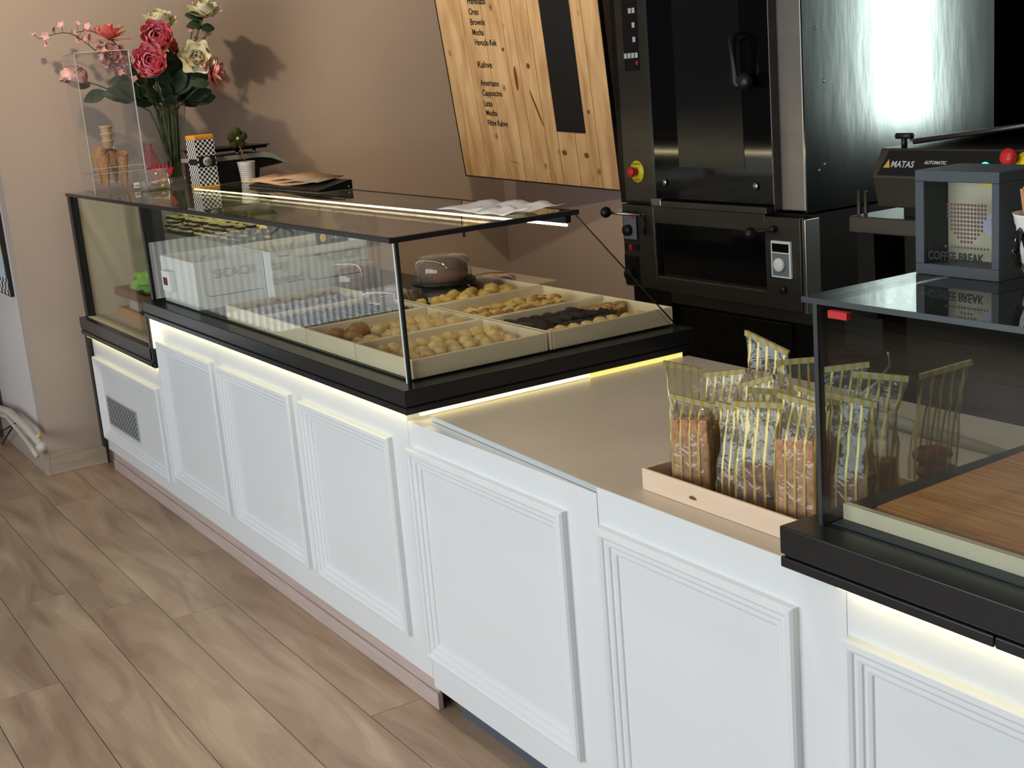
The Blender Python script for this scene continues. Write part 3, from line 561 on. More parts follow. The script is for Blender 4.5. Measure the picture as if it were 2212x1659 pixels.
text('lettering', 'Zeytinyağlı', .030, 'label_white', pc, a + rgt * .06 + u_ * .030 + n_ * .0006, rgt, u_, ext=.0003, sx=.8)
b = MB(); cc = a + rgt * .03 + u_ * .036 + n_ * .0008; ring = [cc + rgt * .015 * math.cos(t * math.pi / 3) + u_ * .017 * math.sin(t * math.pi / 3 + .5) for t in range(6)]
ring = [cc + rgt * .014 * math.sin(t * math.pi / 3) + u_ * .018 * math.cos(t * math.pi / 3) for t in range(6)]; b.add(ring, [tuple(range(6))]); b.build('yellow_badge', 'print_yellow', pc)
# chocolate slices with pale icing stacked on the glass shelf
def slice_():
    b = MB(); b.box(-.034, .034, -.014, .014, 0, .011, 0)
    vs = []; n = 8
    for zz, s_ in ((.011, 1.06), (.017, .98), (.019, .7)): vs += [(.033 * s_ * sx, .014 * s_ * sy, zz) for sx, sy in ((-1, -1), (-.3, -1.1), (.4, -.95), (1, -1), (1, 1), (.3, 1.1), (-.4, .95), (-1, 1))]
    b.add(vs, [(i * 8 + k, i * 8 + (k + 1) % 8, (i + 1) * 8 + (k + 1) % 8, (i + 1) * 8 + k) for i in range(2) for k in range(8)] + [tuple(16 + k for k in range(8))], True, 1); return b
p = proto('iced_slice', slice_(), ['chocolate', 'icing'], 'dark chocolate slice with pale icing stacked on the upper glass shelf', 'cake slice', 'iced chocolate slices on the glass shelf'); i = 0
for gx in range(11):
    for gy in range(3):
        for gz in range(4 if gy < 2 else 3):
            if (gx, gy, gz) in ((2, 0, 2), (5, 0, 2), (8, 1, 1)): continue
            o = p if i == 0 else copy_tree(p); i += 1
            o.location = (-3.12 + gx * .088 + R2.uniform(-.016, .016), .425 + gy * .055 + R2.uniform(-.006, .006), 1.0911 + gz * .0195); o.rotation_euler = (R2.uniform(-.05, .05), R2.uniform(-.06, .06), R2.uniform(-.45, .45))
# things in the chilled section at the left
b = MB(); b.ball((-2.94, .26, .888), .11, .09, .050, 22, 14, jit=.7, seed=40)
tag(b.build('salad_bag', 'green_bag'), 'shiny green bag lying on the brown tray in the chilled section', 'bag')
for z, lab, m_ in ((.8365, 'brown tray under the green bag in the chilled section', 'cake_brown'), (.7455, 'orange tray on the floor of the chilled section', 'orange_tray')):
    o = thing('food_tray', lab, 'tray', (-3.12, .12, z)); b = MB(); b.box(0, .90, 0, .50, 0, .005); b.build('tray_base', m_, o)
    b = MB(); b.box(0, .90, 0, .008, .005, .035); b.box(0, .90, .492, .50, .005, .035); b.box(0, .008, .008, .492, .005, .035); b.box(.892, .90, .008, .492, .005, .035); b.build('tray_rim', m_, o)
b = MB(); rq = random.Random(5)
for k in range(60): b.ball((-3.08 + rq.random() * .8, .16 + rq.random() * .4, .760 + rq.random() * .012), .03, .022, .012, 8, 6, jit=.4, seed=k, mi=k % 3)
tag(b.build('snack_heap', ['orange_tray', 'cookie_golden', 'cake_brown']), 'heap of orange and yellow snacks spread in the orange tray', 'snacks', kind='stuff')
b = MB(); b.box(-3.08, -2.45, .60, .84, 1.03, 1.0845); tag(b.build('pale_box', 'pale_box'), 'low pale yellow box under the glass shelf at the left', 'box')
b = MB(); b.box(-3.05, -2.35, .62, .84, 1.15, 1.27); tag(b.build('pale_box', 'pale_box', bevel=.004), 'pale yellow box on the upper glass shelf at the left end', 'box')
for k, (x, y, lab) in enumerate(((-2.95, .2, 'small beige carton at the left of the chilled floor'), (-2.80, .40, 'beige carton behind the small one on the chilled floor'))):
    tag(MB().box(x - .06, x + .06, y - .05, y + .05, .772, .836).build('beige_carton', 'card_inner', bevel=.003), lab, 'box')
b = MB(); b.ball((-1.86, .79, 1.16), .11, .07, .07, 22, 16, jit=.6, seed=44)
tag(b.build('wrapped_bundle', 'teal_film'), 'dark teal film wrapped bundle on the right end of the glass shelf', 'package')
# ================================================================ ON THE GLASS TOP, LEFT
ZG = GZ + .0095
# acrylic cone stand
s0 = Pz(313, 410, ZG); s1 = Pz(190, 408, ZG)
W_ = Vector((s0.x, s0.y, ZG)); 
sx0, sx1, sy0, sy1 = -3.13, -2.92, .05, .285
H_ = .60
cs = thing('cone_stand', 'tall clear acrylic stand holding waffle cones at the left end of the glass top', 'stand', (0, 0, 0))
b = MB(); t = .004
b.box(sx0, sx1, sy0, sy0 + t, ZG, ZG + H_); b.box(sx0, sx1, sy1 - t, sy1, ZG, ZG + H_); b.box(sx1 - t, sx1, sy0 + t, sy1 - t, ZG, ZG + H_); b.box(sx0, sx1, sy0, sy1, ZG + H_, ZG + H_ + t)
b.build('acrylic_sheet', 'acrylic', cs)
b = MB(); b.box(sx0 + t, sx1 - t, sy0 + t, sy1 - t, ZG + .085, ZG + .089); b.build('cone_shelf', 'acrylic', cs)
b = MB(); b.box(sx1 - .003, sx1 + .001, sy1 - .003, sy1 + .001, ZG, ZG + H_ + .004); b.box(sx1 - .001, sx1 + .001, sy0, sy1, ZG + H_ + .002, ZG + H_ + .005); b.box(sx1 - .0015, sx1 + .0005, sy0 - .001, sy0 + .001, ZG, ZG + H_); b.box(sx0, sx1, sy1, sy1 + .001, ZG + H_ + .002, ZG + H_ + .004)
for z in (.085, .108): b.box(sx1 + .0003, sx1 + .0012, sy0 + .004, sy1, ZG + z, ZG + z + .002)
b.build('bright_edge', 'silicone', cs)
MB().box(sx1 + .0008, sx1 + .002, sy1 - .062, sy1 - .012, ZG + .008, ZG + .032).build('price_sticker', 'label_white', cs)
text('lettering', 'MISIR', .013, 'ink', cs, (sx1 + .0024, sy1 - .058, ZG + .012), (0, 1, 0), (0, 0, 1), ext=.0002)
def cone_b(h=.15, r=.0255):
    b = MB(); n = 24; m = 10; vs = []
    for i in range(m + 1):
        t = i / m; rad = .003 + (r - .003) * t
        for k in range(n):
            a = 2 * math.pi * k / n; g_ = .0011 * (1 if (k + i) % 3 == 0 or (k - i) % 3 == 0 else 0); zz = h * t + (.012 * math.cos(a) if i == m else 0)
            vs.append(((rad + g_) * math.cos(a), (rad + g_) * math.sin(a), zz))
    fs = [(i * n + k, i * n + (k + 1) % n, (i + 1) * n + (k + 1) % n, (i + 1) * n + k) for i in range(m) for k in range(n)]; b.add(vs, fs, False); return b
labs = ['waffle cone at the left of the stand, behind the front pair', 'front waffle cone in the middle of the acrylic stand', 'waffle cone right of the middle one in the acrylic stand', 'waffle cone at the back of the acrylic stand', 'inner waffle cone nested in the middle front cone']
p0 = None
for k, (px, x, z) in enumerate(((212, -3.04, .030), (226, -2.985, .010), (266, -3.0, .012), (246, -3.06, .030), (226, -2.985, .042))):
    base = Px(px + (7 if k != 4 else 2), 398, x)
    if p0 is None: o = cone_b().build('waffle_cone', 'waffle', solid=.0022); p0 = o
    else: o = copy_tree(p0)
    o.location = (x, min(max(base.y, sy0 + .03), sy1 - .034), ZG + z); o.rotation_euler = (0, 0, k * 1.3)
    tag(o, labs[k], 'ice cream cone', 'waffle cones in the acrylic stand')
cc = Px(236, 330, -3.05)
for k in range(3):
    b = MB(); b.lathe([(.018, 0), (.0185, .004), (.026, .032), (.028, .034), (.028, .040), (.0255, .040), (.016, .004)], 24)
    o = b.build('cup_cone', 'cone_pale'); o.location = (-3.05, cc.y, ZG + .185 + .031 * k)
    tag(o, ['bottom one of the three small pale cup cones', 'middle one of the three small pale cup cones', 'top one of the three small pale cup cones'][k], 'ice cream cone', 'stacked cup cones')
# ---- vase
VC = Vector((-3.03, .455, ZG))
o = MB().lathe([(.001, 0), (.052, 0), (.054, .004), (.050, .02), (.056, .12), (.070, .25), (.086, .36), (.088, .37), (.085, .37), (.067, .25), (.052, .12), (.046, .022), (.001, .022)], 48, flute=.012, fn=12).build('flower_vase', 'glass')
o.location = VC; tag(o, 'tall flared clear glass vase holding the artificial bouquet', 'vase')
vtop = VC + Vector((0, 0, .34))
def stem_pts(a, b_, bow=.03, n=8):
    pts = []
    for i in range(n + 1): t = i / n; p = a.lerp(b_, t); p = p + Vector((0, -1, 0)) * 0 + Vector((0, 0, 1)) * bow * math.sin(math.pi * t); pts.append(p)
    return pts
def petal(b, c, axis_r, az, up, L_, w, curl, mi=0, lift_=0.0):
    # cupped petal, leaving c in direction az about axis, opening angle 'up'
    ax = axis_r; s_ = ax.orthogonal().normalized(); t_ = ax.cross(s_)
    d = s_ * math.cos(az) + t_ * math.sin(az); sd = ax.cross(d); vs = []; n, m = 5, 5
    for i in range(n + 1):
        u_ = i / n; ang = up + curl * u_; 
        rad = L_ * (math.sin(ang) * .9 * u_ if False else 0)
        # integrate a curved spine
        pos = c + ax * lift_; st = L_ / 10; 
        for q_ in range(int(u_ * 10)): aa = up + curl * (q_ / 10); pos = pos + (d * math.sin(aa) + ax * math.cos(aa)) * st
        ww = w * (math.sin(math.pi * min(1, .12 + u_ * .80)) ** .6)
        for j in range(m + 1): v_ = (j / m - .5) * 2; cup = (1 - v_ * v_) * w * .35; vs.append(pos + sd * ww * v_ + d * (cup - w * .3) + ax * (-.12 * w * abs(v_) * u_))
    fs = [(i * (m + 1) + j, i * (m + 1) + j + 1, (i + 1) * (m + 1) + j + 1, (i + 1) * (m + 1) + j) for i in range(n) for j in range(m)]
    b.add(vs, fs, True)
def bloom(b, c, ax, size, kind, seed):
    r_ = random.Random(seed); ax = ax.normalized()
    if kind in ('rose', 'peony'):
        rings = ((4, .25, .55, .26, -.5), (5, .55, .72, .34, -.8), (6, .85, .85, .42, -1.1), (7, 1.1, .98, .48, -1.25), (8, 1.3, 1.08, .5, -1.3)) if kind == 'peony' else ((3, .15, .55, .26, -.4), (4, .35, .75, .34, -.6), (5, .65, .9, .42, -.6), (6, 1.0, 1.02, .5, -.5), (6, 1.35, 1.1, .54, -.35))
        for ring, (n, up, L_, w, cu) in enumerate(rings):
            for k in range(n): petal(b, c, ax, 2 * math.pi * (k + r_.random() * .4) / n + ring, up + r_.uniform(-.08, .08), L_ * size, w * size, cu)
    elif kind == 'open':
        for ring, (n, up, L_, w, cu) in enumerate(((7, .3, .8, .16, .2), (8, .7, 1.0, .19, .3), (8, 1.1, 1.15, .20, .3), (6, 1.5, 1.1, .2, .2))):
            for k in range(n): petal(b, c, ax, 2 * math.pi * (k + r_.random() * .4) / n + ring, up + r_.uniform(-.15, .15), L_ * size, w * size, cu)
    elif kind == 'small':
        for k in range(5): petal(b, c, ax, 2 * math.pi * k / 5, 1.0, size, size * .45, .2)
def leafm(b, c, d, L_, w, nrm=Vector((1, 0, .3))):
    d = d.normalized(); s_ = d.cross(nrm).normalized(); up = s_.cross(d); vs = []; n = 6
    for i in range(n + 1):
        u_ = i / n; ww = w * math.sin(math.pi * (u_ * .92 + .04)) ** .8; p = c + d * L_ * u_ - up * L_ * .25 * u_ * u_
        vs += [p - s_ * ww + up * ww * .3, p, p + s_ * ww + up * ww * .3]
    b.add(vs, [(i * 3 + j, i * 3 + j + 1, i * 3 + j + 4, i * 3 + j + 3) for i in range(n) for j in range(2)], True)
def flower(px, py, xp, size, kind, m_, label, name, seed, ax=None, leaves=((.75, .08),)):
    size *= 1.5 if kind == 'rose' else 1.8
    h = Px(px, py, xp); o = thing(name, label, 'flower', tuple(VC), 0, 'artificial flowers in the vase')
    a = Vector((R2.uniform(-.02, .02), R2.uniform(-.02, .02), .03)); hh = h - VC
    mid = Vector((hh.x * .12, hh.y * .2, .33)); top = hh - Vector((0, 0, .02))
    pts = [a.lerp(mid, t / 5) for t in range(5)] + [mid + (top - mid) * (t / 6) + Vector((0, 0, .02 * math.sin(math.pi * t / 6))) for t in range(7)]
    MB().tube(pts, .0032, 7).build('stem', 'vase_stem', o)
    ax = ax or (CAM - h).normalized() + Vector((0, -.1, .25)); b = MB(); bloom(b, hh - ax.normalized() * size * .35, ax, size, kind, seed); b.build('petals', m_, o)
    if leaves:
        b = MB()
        for f_, L_ in leaves: c = mid.lerp(top, f_); leafm(b, c, Vector((.1, R2.choice((-1, 1)), R2.uniform(-.3, .5))), L_, L_ * .3)
        b.build('leaves', 'leaf', o)
    return o
XF = -3.0
flower(340, 80, XF + .05, .060, 'peony', 'petal_pink', 'deep pink peony, upper of the two big round pink blooms', 'pink_peony', 1, leaves=((.8, .07), (.6, .09)))
flower(325, 134, XF + .10, .062, 'peony', 'petal_pink', 'coral edged pink peony, lower of the two big round blooms', 'pink_peony', 2, leaves=((.7, .09), (.85, .08)))
flower(425, 124, XF + .08, .056, 'rose', 'petal_white', 'cream white rose right of the pink peonies, in the middle of the bouquet', 'white_rose', 3, leaves=((.7, .09),))
flower(345, 42, XF - .06, .056, 'rose', 'petal_white', 'cream white rose above the pink peonies', 'white_rose', 4, ax=Vector((.4, 0, 1)), leaves=None)
flower(440, 20, XF - .04, .056, 'rose', 'petal_white', 'greenish white rose at the top right of the bouquet', 'white_rose', 5, ax=Vector((.4, 0, 1)), leaves=((.9, .07), (.95, .08), (.85, .07)))
flower(468, 158, XF + .10, .052, 'open', 'petal_stripe', 'pink and white dahlia hanging at the right of the bouquet', 'striped_dahlia', 6, ax=Vector((.5, .8, .2)), leaves=((.8, .08),))
flower(236, 70, XF, .050, 'open', 'petal_coral', 'coral lily like bloom at the upper left of the bouquet', 'coral_bloom', 7, ax=Vector((.1, 0, 1)), leaves=None)
flower(370, 96, XF - .02, .036, 'rose', 'petal_coral', 'small half open coral rose behind the pink peonies', 'coral_rose', 8, ax=Vector((.5, .8, .3)), leaves=None)
flower(160, 160, XF - .1, .052, 'peony', 'petal_pale', 'pale coral rosebud hanging low at the far left', 'coral_rose', 9, ax=Vector((.1, -.3, -1)), leaves=((.8, .09), (.6, .1)))
flower(245, 120, XF, .042, 'rose', 'petal_pale', 'pale pink rose behind the acrylic stand', 'pale_rose', 10, leaves=((.8, .08), (.6, .1), (.5, .1)))
def branch(ptsp, label, nb, seed, pm='petal_pale'):
    o = thing('blossom_branch', label, 'branch', tuple(VC), 0, 'artificial flowers in the vase'); r_ = random.Random(seed)
    pts = [Vector((0, 0, .05)), Vector((-.01, -.02, .33))] + [Px(x, y, xp) - VC for x, y, xp in ptsp]
    fine = []
    for i in range(len(pts) - 1):
        p0_, p1_, p2_, p3_ = pts[max(i - 1, 0)], pts[i], pts[i + 1], pts[min(i + 2, len(pts) - 1)]
        for t in range(5): t = t / 5; fine.append(.5 * ((2 * p1_) + (-p0_ + p2_) * t + (2 * p0_ - 5 * p1_ + 4 * p2_ - p3_) * t * t + (-p0_ + 3 * p1_ - 3 * p2_ + p3_) * t ** 3))
    fine.append(pts[-1]); b = MB(); b.tube(fine, .0035, 7, r2=.0014); bl = MB()
    for k in range(nb):
        c = fine[int(len(fine) * (.42 + .58 * k / nb)) - 0 if int(len(fine) * (.42 + .58 * k / nb)) < len(fine) else -1]; e = c + Vector((r_.uniform(-.01, .02), r_.uniform(-.025, .025), r_.uniform(-.035, .035)))
        b.tube([c, e], .001, 5); bloom(bl, e, Vector((r_.uniform(.2, 1), r_.uniform(-1, 1), r_.uniform(-.5, 1))), r_.uniform(.015, .024), 'small', k)
    b.build('twig', 'twig', o); bl.build('blossoms', pm, o); return o
branch([(300, 160, XF), (250, 95, XF - .05), (200, 68, XF - .1), (165, 70, XF - .15)], 'blossom twig arching up left behind the coral bloom', 12, 1)
branch([(280, 170, XF), (220, 120, XF - .05), (150, 72, XF - .15), (85, 84, XF - .2)], 'longest blossom twig, reaching furthest left over the stand', 16, 2)
branch([(290, 190, XF), (250, 140, XF + .02), (215, 110, XF)], 'short blossom twig with dense pale flowers behind the acrylic stand', 16, 3)
branch([(395, 150, XF), (415, 70, XF - .05), (425, 30, XF - .08)], 'upright blossom twig below the top right white rose', 12, 4)
branch([(400, 170, XF - .05), (440, 90, XF - .08), (452, 60, XF - .1)], 'thin twig with pink buds left of the wall shadow', 8, 5)
o = thing('foliage_spray', 'dark green leaves spreading over the rim of the vase', 'foliage', tuple(VC), 0, 'artificial flowers in the vase')
b = MB(); st = MB()
for px, py, L_ in ((230, 195, .12), (215, 180, .10), (300, 170, .08), (410, 200, .11), (450, 195, .10), (385, 175, .09), (430, 215, .09), (360, 190, .09), (270, 195, .12), (395, 160, .1), (320, 190, .07), (350, 150, .09), (290, 215, .09), (250, 170, .1), (380, 120, .09), (400, 95, .08), (410, 165, .1), (370, 215, .1), (300, 120, .08), (440, 170, .09), (290, 150, .09), (465, 205, .1), (195, 190, .1), (385, 60, .08), (330, 205, .09)):
    e = Px(px, py, XF + R2.uniform(-.08, .08)) - VC; c = Vector((0, 0, .34)); d = (e - c); base = c + d * .45; leafm(b, base, d, min(d.length * .55 + .02, .13), L_ * .32); st.tube([Vector((0, 0, .1)), c, base], .0022, 6)
b.build('leaves', 'leaf', o); 
for k in range(12): a = 2 * math.pi * k / 12; st.tube([(.025 * math.cos(a), .025 * math.sin(a), .03), (.045 * math.cos(a + .8), .045 * math.sin(a + .8), .34)], .0035, 6)
st.build('stems', 'vase_stem', o)
m_ = mat('pink_clear', (200, 110, 122), .15); m_.node_tree.nodes['Principled BSDF'].inputs['Alpha'].default_value = .42
b = MB(); b.lathe([(.045, 0), (.048, .05), (.040, .10), (.030, .135), (.012, .17), (.020, .19)], 20, flute=.10, fn=5)
o = b.build('pink_bag', 'pink_clear'); o.location = (-3.03, .345, ZG + .001); tag(o, 'thin see-through pink bag standing between the cone stand and the vase', 'bag')
# red ribbon bundle, clear tub of sweets
b = MB(); q = Pz(330, 385, ZG)
for k in range(9): a = -1.2 + k * .3; b.tube([(0, 0, .0), (.02 * math.sin(a) + .0, .04 * math.sin(a), .05), (.03 * math.sin(a), .055 * math.sin(a), .09 + .012 * math.cos(a * 2))], .008, 7, r2=.005)
o = b.build('ribbon_bundle', 'red_ribbon'); o.location = (-2.95, .36, ZG); tag(o, 'dark red gathered ribbon bundle left of the vase', 'ribbon')
q = Pz(347, 408, ZG)
tb = thing('clear_tub', 'round clear plastic tub with bone shaped biscuits in front of the vase', 'tub', (q.x - .01, q.y - .02, ZG + .001))
MB().lathe([(.062, 0), (.064, .003), (.066, .078), (.070, .082), (.068, .084), (.0645, .080), (.062, .004)], 40).build('tub_wall', 'thin_plastic', tb); MB().lathe([(.001, 0), (.062, 0), (.062, .002), (.001, .002)], 40).build('tub_base', 'thin_plastic', tb)
def bone():
    b = MB(); b.tube([(0, -.032, 0), (0, .032, 0)], .0085, 10)
    for s_ in (-1, 1):
        for t in (-1, 1): b.ball((t * .008, s_ * .036, 0), .0105, .0105, .009, 12, 8)
    return b
p = bone().build('bone_biscuit', 'bone')
for k, (dx, dy, dz, lab) in enumerate(((0, 0, .012, 'bone shaped biscuit at the bottom of the clear tub'), (.012, .005, .030, 'bone shaped biscuit lying on top in the clear tub'), (-.028, -.004, .013, 'bone shaped biscuit at the left in the clear tub'))):
    o = p if k == 0 else copy_tree(p); o.location = (tb.location.x + dx, tb.location.y + dy, ZG + dz); o.rotation_euler = (.0 + .15 * k, 0, .3 * k - .2); tag(o, lab, 'biscuit', 'bone biscuits in the tub')
# checkered tin
q = Pz(440, 405, ZG); tw, td, th = .088, .088, .222
tn = thing('checkered_tin', 'tall black and white checkered tin with orange lid and round emblem', 'tin', (q.x, q.y + .01, ZG), .10)
b = MB(); b.box(-tw / 2, tw / 2, -td / 2, td / 2, .006, th - .016)
cell = .0108
def uvt(i, co):
    return (0, 0)
o = b.build('tin_body', 'checker', tn, bevel=0)
ul = o.data.uv_layers.new(name='UVMap')
for p_ in o.data.polygons:
    for li in p_.loop_indices:
        co = o.data.vertices[o.data.loops[li].vertex_index].co; n_ = p_.normal
        ul.data[li].uv = ((co.y if abs(n_.x) > .5 else co.x) / cell + .25, co.z / cell + .25)
b = MB(); b.box(-tw / 2 - .001, tw / 2 + .001, -td / 2 - .001, td / 2 + .001, th - .018, th); o = b.build('tin_lid', 'orange_lid', tn, bevel=.004)
b = MB(); b.box(-tw / 2 - .0008, tw / 2 + .0008, -td / 2 - .0008, td / 2 + .0008, 0, .006); b.build('tin_foot', 'orange_lid', tn)
b = MB(); b.box(tw / 2, tw / 2 + .0006, -td / 2 + .008, td / 2 - .004, .088, .133); b.box(-tw / 2 + .008, tw / 2, -td / 2 - .0006, -td / 2, .098, .123); b.build('tin_band', 'ink', tn)
b = MB(); b.lathe([(.001, 0), (.0195, 0), (.0195, .0008), (.001, .0008)], 32, mtx=Matrix.Rotation(math.pi / 2, 4, 'Y')); o = b.build('tin_emblem', 'emblem_grey', tn, loc=(tw / 2 + .0006, .002, .1105))
text('tin_monogram', 'NS', .021, 'ink', tn, (tw / 2 + .0016, -.012, .103), (0, 1, 0), (0, 0, 1), ext=.0002)
# pot with felt flower
q = Pz(548, 391, ZG); q.y = min(q.y, .63)
pt = thing('flower_pot', 'ribbed white pot with a mossy green felt flower on a twig', 'plant pot', (q.x, q.y, ZG))
pr = [(.001, 0), (.030, 0)]
for k in range(9): z = .004 + k * .0085; r_ = .030 + .008 * (z / .085) ** 1.5; pr += [(r_ + .0014, z), (r_ + .0014, z + .005), (r_ - .0006, z + .0065)]
pr += [(.040, .085), (.0395, .088), (.036, .088), (.030, .02), (.001, .018)]
MB().lathe(pr, 40).build('pot', 'pot_white', pt)
MB().tube([(0, 0, .02), (0, -.006, .11), (-.004, -.022, .165)], .002, 6).build('stem', 'twine', pt)
b = MB(); ct = Vector((-.004, -.024, .190))
for k in range(5):
    a = 2 * math.pi * k / 5 + .3; b.ball(ct + Vector((math.sin(a) * .004, math.cos(a) * .027, math.sin(a) * .027)), .013, .020, .020, 14, 10, jit=.25, seed=k)
for k in range(10): a = 2 * math.pi * k / 10; b.ball(ct + Vector((0, math.cos(a) * .014, math.sin(a) * .014)), .013, .011, .011, 10, 7)
b.build('felt_petals', 'felt', pt); b = MB(); b.ball(ct + Vector((.0115, -.002, 0)), .004, .007, .007, 12, 8); b.build('flower_eye', 'petal_white', pt)
b = MB()
for k in range(3): a = k * 1.7; b.tube([(0, -.005, .105 + k * .004), (.006, -.005 + .014 * math.sin(a + 1), .118 + k * .004), (.004, -.006 + .02 * math.cos(a), .108), (0, -.005, .1)], .0013, 5)
b.build('twine_bow', 'twine', pt)
# weighing scale
q = Pz(520, 392, ZG)
sc = thing('weighing_scale', 'black and silver shop weighing scale with flat top plate behind the tin', 'scale', (-2.74, .60, ZG), 0)
b = MB(); b.prism([(-.16, .0), (.10, 0), (.11, .05), (.22, .062), (.225, .068), (.12, .10), (-.16, .10)], -.11, .11, 'x'); b.build('scale_body', 'black_plastic', sc, bevel=.004)
b = MB(); b.prism([(-.17, .098), (.11, .098), (.17, .088), (.235, .058), (.24, .064), (.18, .106), (.13, .120), (-.17, .116)], -.12, .12, 'x'); b.build('scale_shell', 'grey_plastic', sc, bevel=.003)
b = MB(); b.box(-.13, .13, -.16, .16, .148, .153); b.box(-.12, .12, -.15, .15, .138, .148); b.build('weighing_plate', 'steel_dark', sc, bevel=.002)
b = MB()
for y in (-.10, .02, .10): b.lathe([(.008, .112), (.008, .139)], 12, c=(.09, y, 0))
b.build('plate_post', 'steel_bright', sc)
# paper tray with newspapers
pb = thing('letter_tray', 'black letter tray carrying folded newspapers on the glass top', 'tray', (-1.93, .62, ZG), 0)
b = MB(); b.prism([(-.11, 0), (.03, 0), (.03, .034), (.015, .034), (-.11, .008)], -.34, .365, 'x'); b.build('tray_shell', 'black_plastic', pb, bevel=.002); 
b = MB(); b.lathe([(.001, 0), (.004, 0), (.004, .002), (.001, .002)], 12, mtx=Matrix.Rotation(math.pi / 2, 4, 'Y'), c=(.366, .015, .010)); b.build('rivet', 'steel_bright', pb)
for k, lab in enumerate(('bottom folded newspaper on the black letter tray', 'middle folded newspaper on the black letter tray', 'top folded newspaper on the black letter tray')):
    b = MB(); n = 8; vs = []
    for i in range(n + 1):
        for j in range(2):
            x = -2.36 + .64 * i / n + .03 * k; y = .53 + j * .11 + .01 * k; z = ZG + .036 + .007 * k + .006 * math.sin(i * .9 + k * 2) - .012 * (1 - j) - .012 * (1 - i / n); vs.append((x, y, z))
    b.add(vs, [(2 * i, 2 * i + 2, 2 * i + 3, 2 * i + 1) for i in range(n)], True); o = b.build('newspaper', 'newspaper', solid=.004); tag(o, lab, 'newspaper', 'folded newspapers')
# napkins
for k, (x0, x1_, y0, y1_, lab) in enumerate(((-.47, -.22, .40, .55, 'paper napkin at the left of the two near the case corner'), (-.30, -.04, .42, .56, 'paper napkin lying nearest the end of the case'), (-.20, -.03, .36, .44, 'small folded paper slip in front of the napkins'))):
    b = MB(); n, m_ = 8, 5; vs = []
    for i in range(n + 1):
        for j in range(m_ + 1):
            x = x0 + (x1_ - x0) * i / n + .02 * (j / m_); y = y0 + (y1_ - y0) * j / m_; vs.append((x, y, ZG + .0025 + k * .003 + .014 * abs(math.sin(i * .8 + k)) * (j / m_) + .004 * math.sin(j + i * .5 + k) ** 2))
    b.add(vs, [(i * (m_ + 1) + j, (i + 1) * (m_ + 1) + j, (i + 1) * (m_ + 1) + j + 1, i * (m_ + 1) + j + 1) for i in range(n) for j in range(m_)], True)
    tag(b.build('paper_napkin', 'paper_white', solid=.001), lab, 'napkin', 'white paper napkins on the glass top')
# ================================================================ MENU BOARD
A_ = Vector((-3.05, 2.0, 1.178)); h_ = Vector((0.92378962, 0.37054698, -0.09647624)); u_ = Vector((0.1817714, -0.20263451, 0.96223615)); n_ = h_.cross(u_)
KS = 3.469 / 3.599
mb = bpy.data.objects.new('menu_board', None); C.objects.link(mb); tag(mb, 'tilted pine plank menu board with handwritten list and black strip', 'menu board')
mb.matrix_world = Matrix(((h_.x * KS, -n_.x * KS, u_.x * KS, A_.x), (h_.y * KS, -n_.y * KS, u_.y * KS, A_.y), (h_.z * KS, -n_.z * KS, u_.z * KS, A_.z), (0, 0, 0, 1)))
b = MB(); b.rnd = []; xs = [0, .155, .282, .40, .468, .565, .64, .745, .875, .975]
for x0, x1_ in zip(xs[:-1], xs[1:]):
    b.box(x0 + .0012, x1_ - .0012, .002, .022, 0, 1.35); b.rnd += [R2.random()] * 8
b.build('planks', 'pine', mb)
b = MB(); b.box(-.004, .979, .0225, .035, -.006, 1.356); b.box(-.004, 0, .0, .03, -.006, 1.356); b.box(.975, .979, .0, .03, -.006, 1.356); b.box(0, .975, .0, .03, -.006, -.001); b.build('back_frame', 'chalk_black', mb)
MB().box(.640, .812, -.002, .004, .288, 1.35).build('black_strip', 'chalk_black', mb)
for px, py, L_, w in ((.434, .553, .13, .020), (.535, .40, .20, .012), (.668, .176, .03, .03), (.80, .17, .03, .03), (.52, .62, .03, .022), (.38, .70, .02, .016), (.845, .40, .022, .016), (.345, .10, .016, .012)):
    b = MB(); vs = [(px + w * .5 * math.cos(t * math.pi / 6) + (.0 if w > .015 else -.03 * math.sin(t * math.pi / 6)), .0012, py + L_ * .5 * math.sin(t * math.pi / 6)) for t in range(12)]; b.add(vs, [tuple(range(12))]); b.build('wood_knot', 'cake_brown', mb)
for s_, x, z, sz in (('Frambuazlı', .203, .927, .036), ('Oreo', .203, .873, .038), ('Brownie', .203, .822, .036), ('Mocha', .205, .770, .036), ('Havuçlu Kek', .210, .719, .036), ('Americano', .204, .508, .036), ('Cappuccino', .205, .455, .036), ('Latte', .203, .398, .036), ('Mocha', .207, .348, .036), ('Filtre Kahve', .207, .294, .036)):
    text('lettering', s_, sz * 1.22, 'ink', mb, (x, .0010, z), (1, 0, 0), (0, 0, 1), ext=.0004, sx=.60, bold=.0008)
text('lettering', 'Kahve', .048, 'ink', mb, (.203, .0010, .603), (1, 0, 0), (0, 0, 1), ext=.0004, sx=.78, bold=.0008)
b = MB()
for x in (.08, .9): b.tube([(x, .03, 1.34), (x, .03 + .3, 1.80)], .002, 6)
b.build('hanging_wire', 'steel_dark', mb)
q0 = Py(1226, 0, 2.39); q1 = Py(1345, 0, 2.39)
tag(MB().box(-2.12, -1.32, 2.37, 2.405, 1.24, 2.7).build('black_infill_panel', 'chalk_black'), 'tall black infill panel on the back wall between the menu board and the ovens', 'infill')  # plain black panel filling the gap beside the ovens, no known object
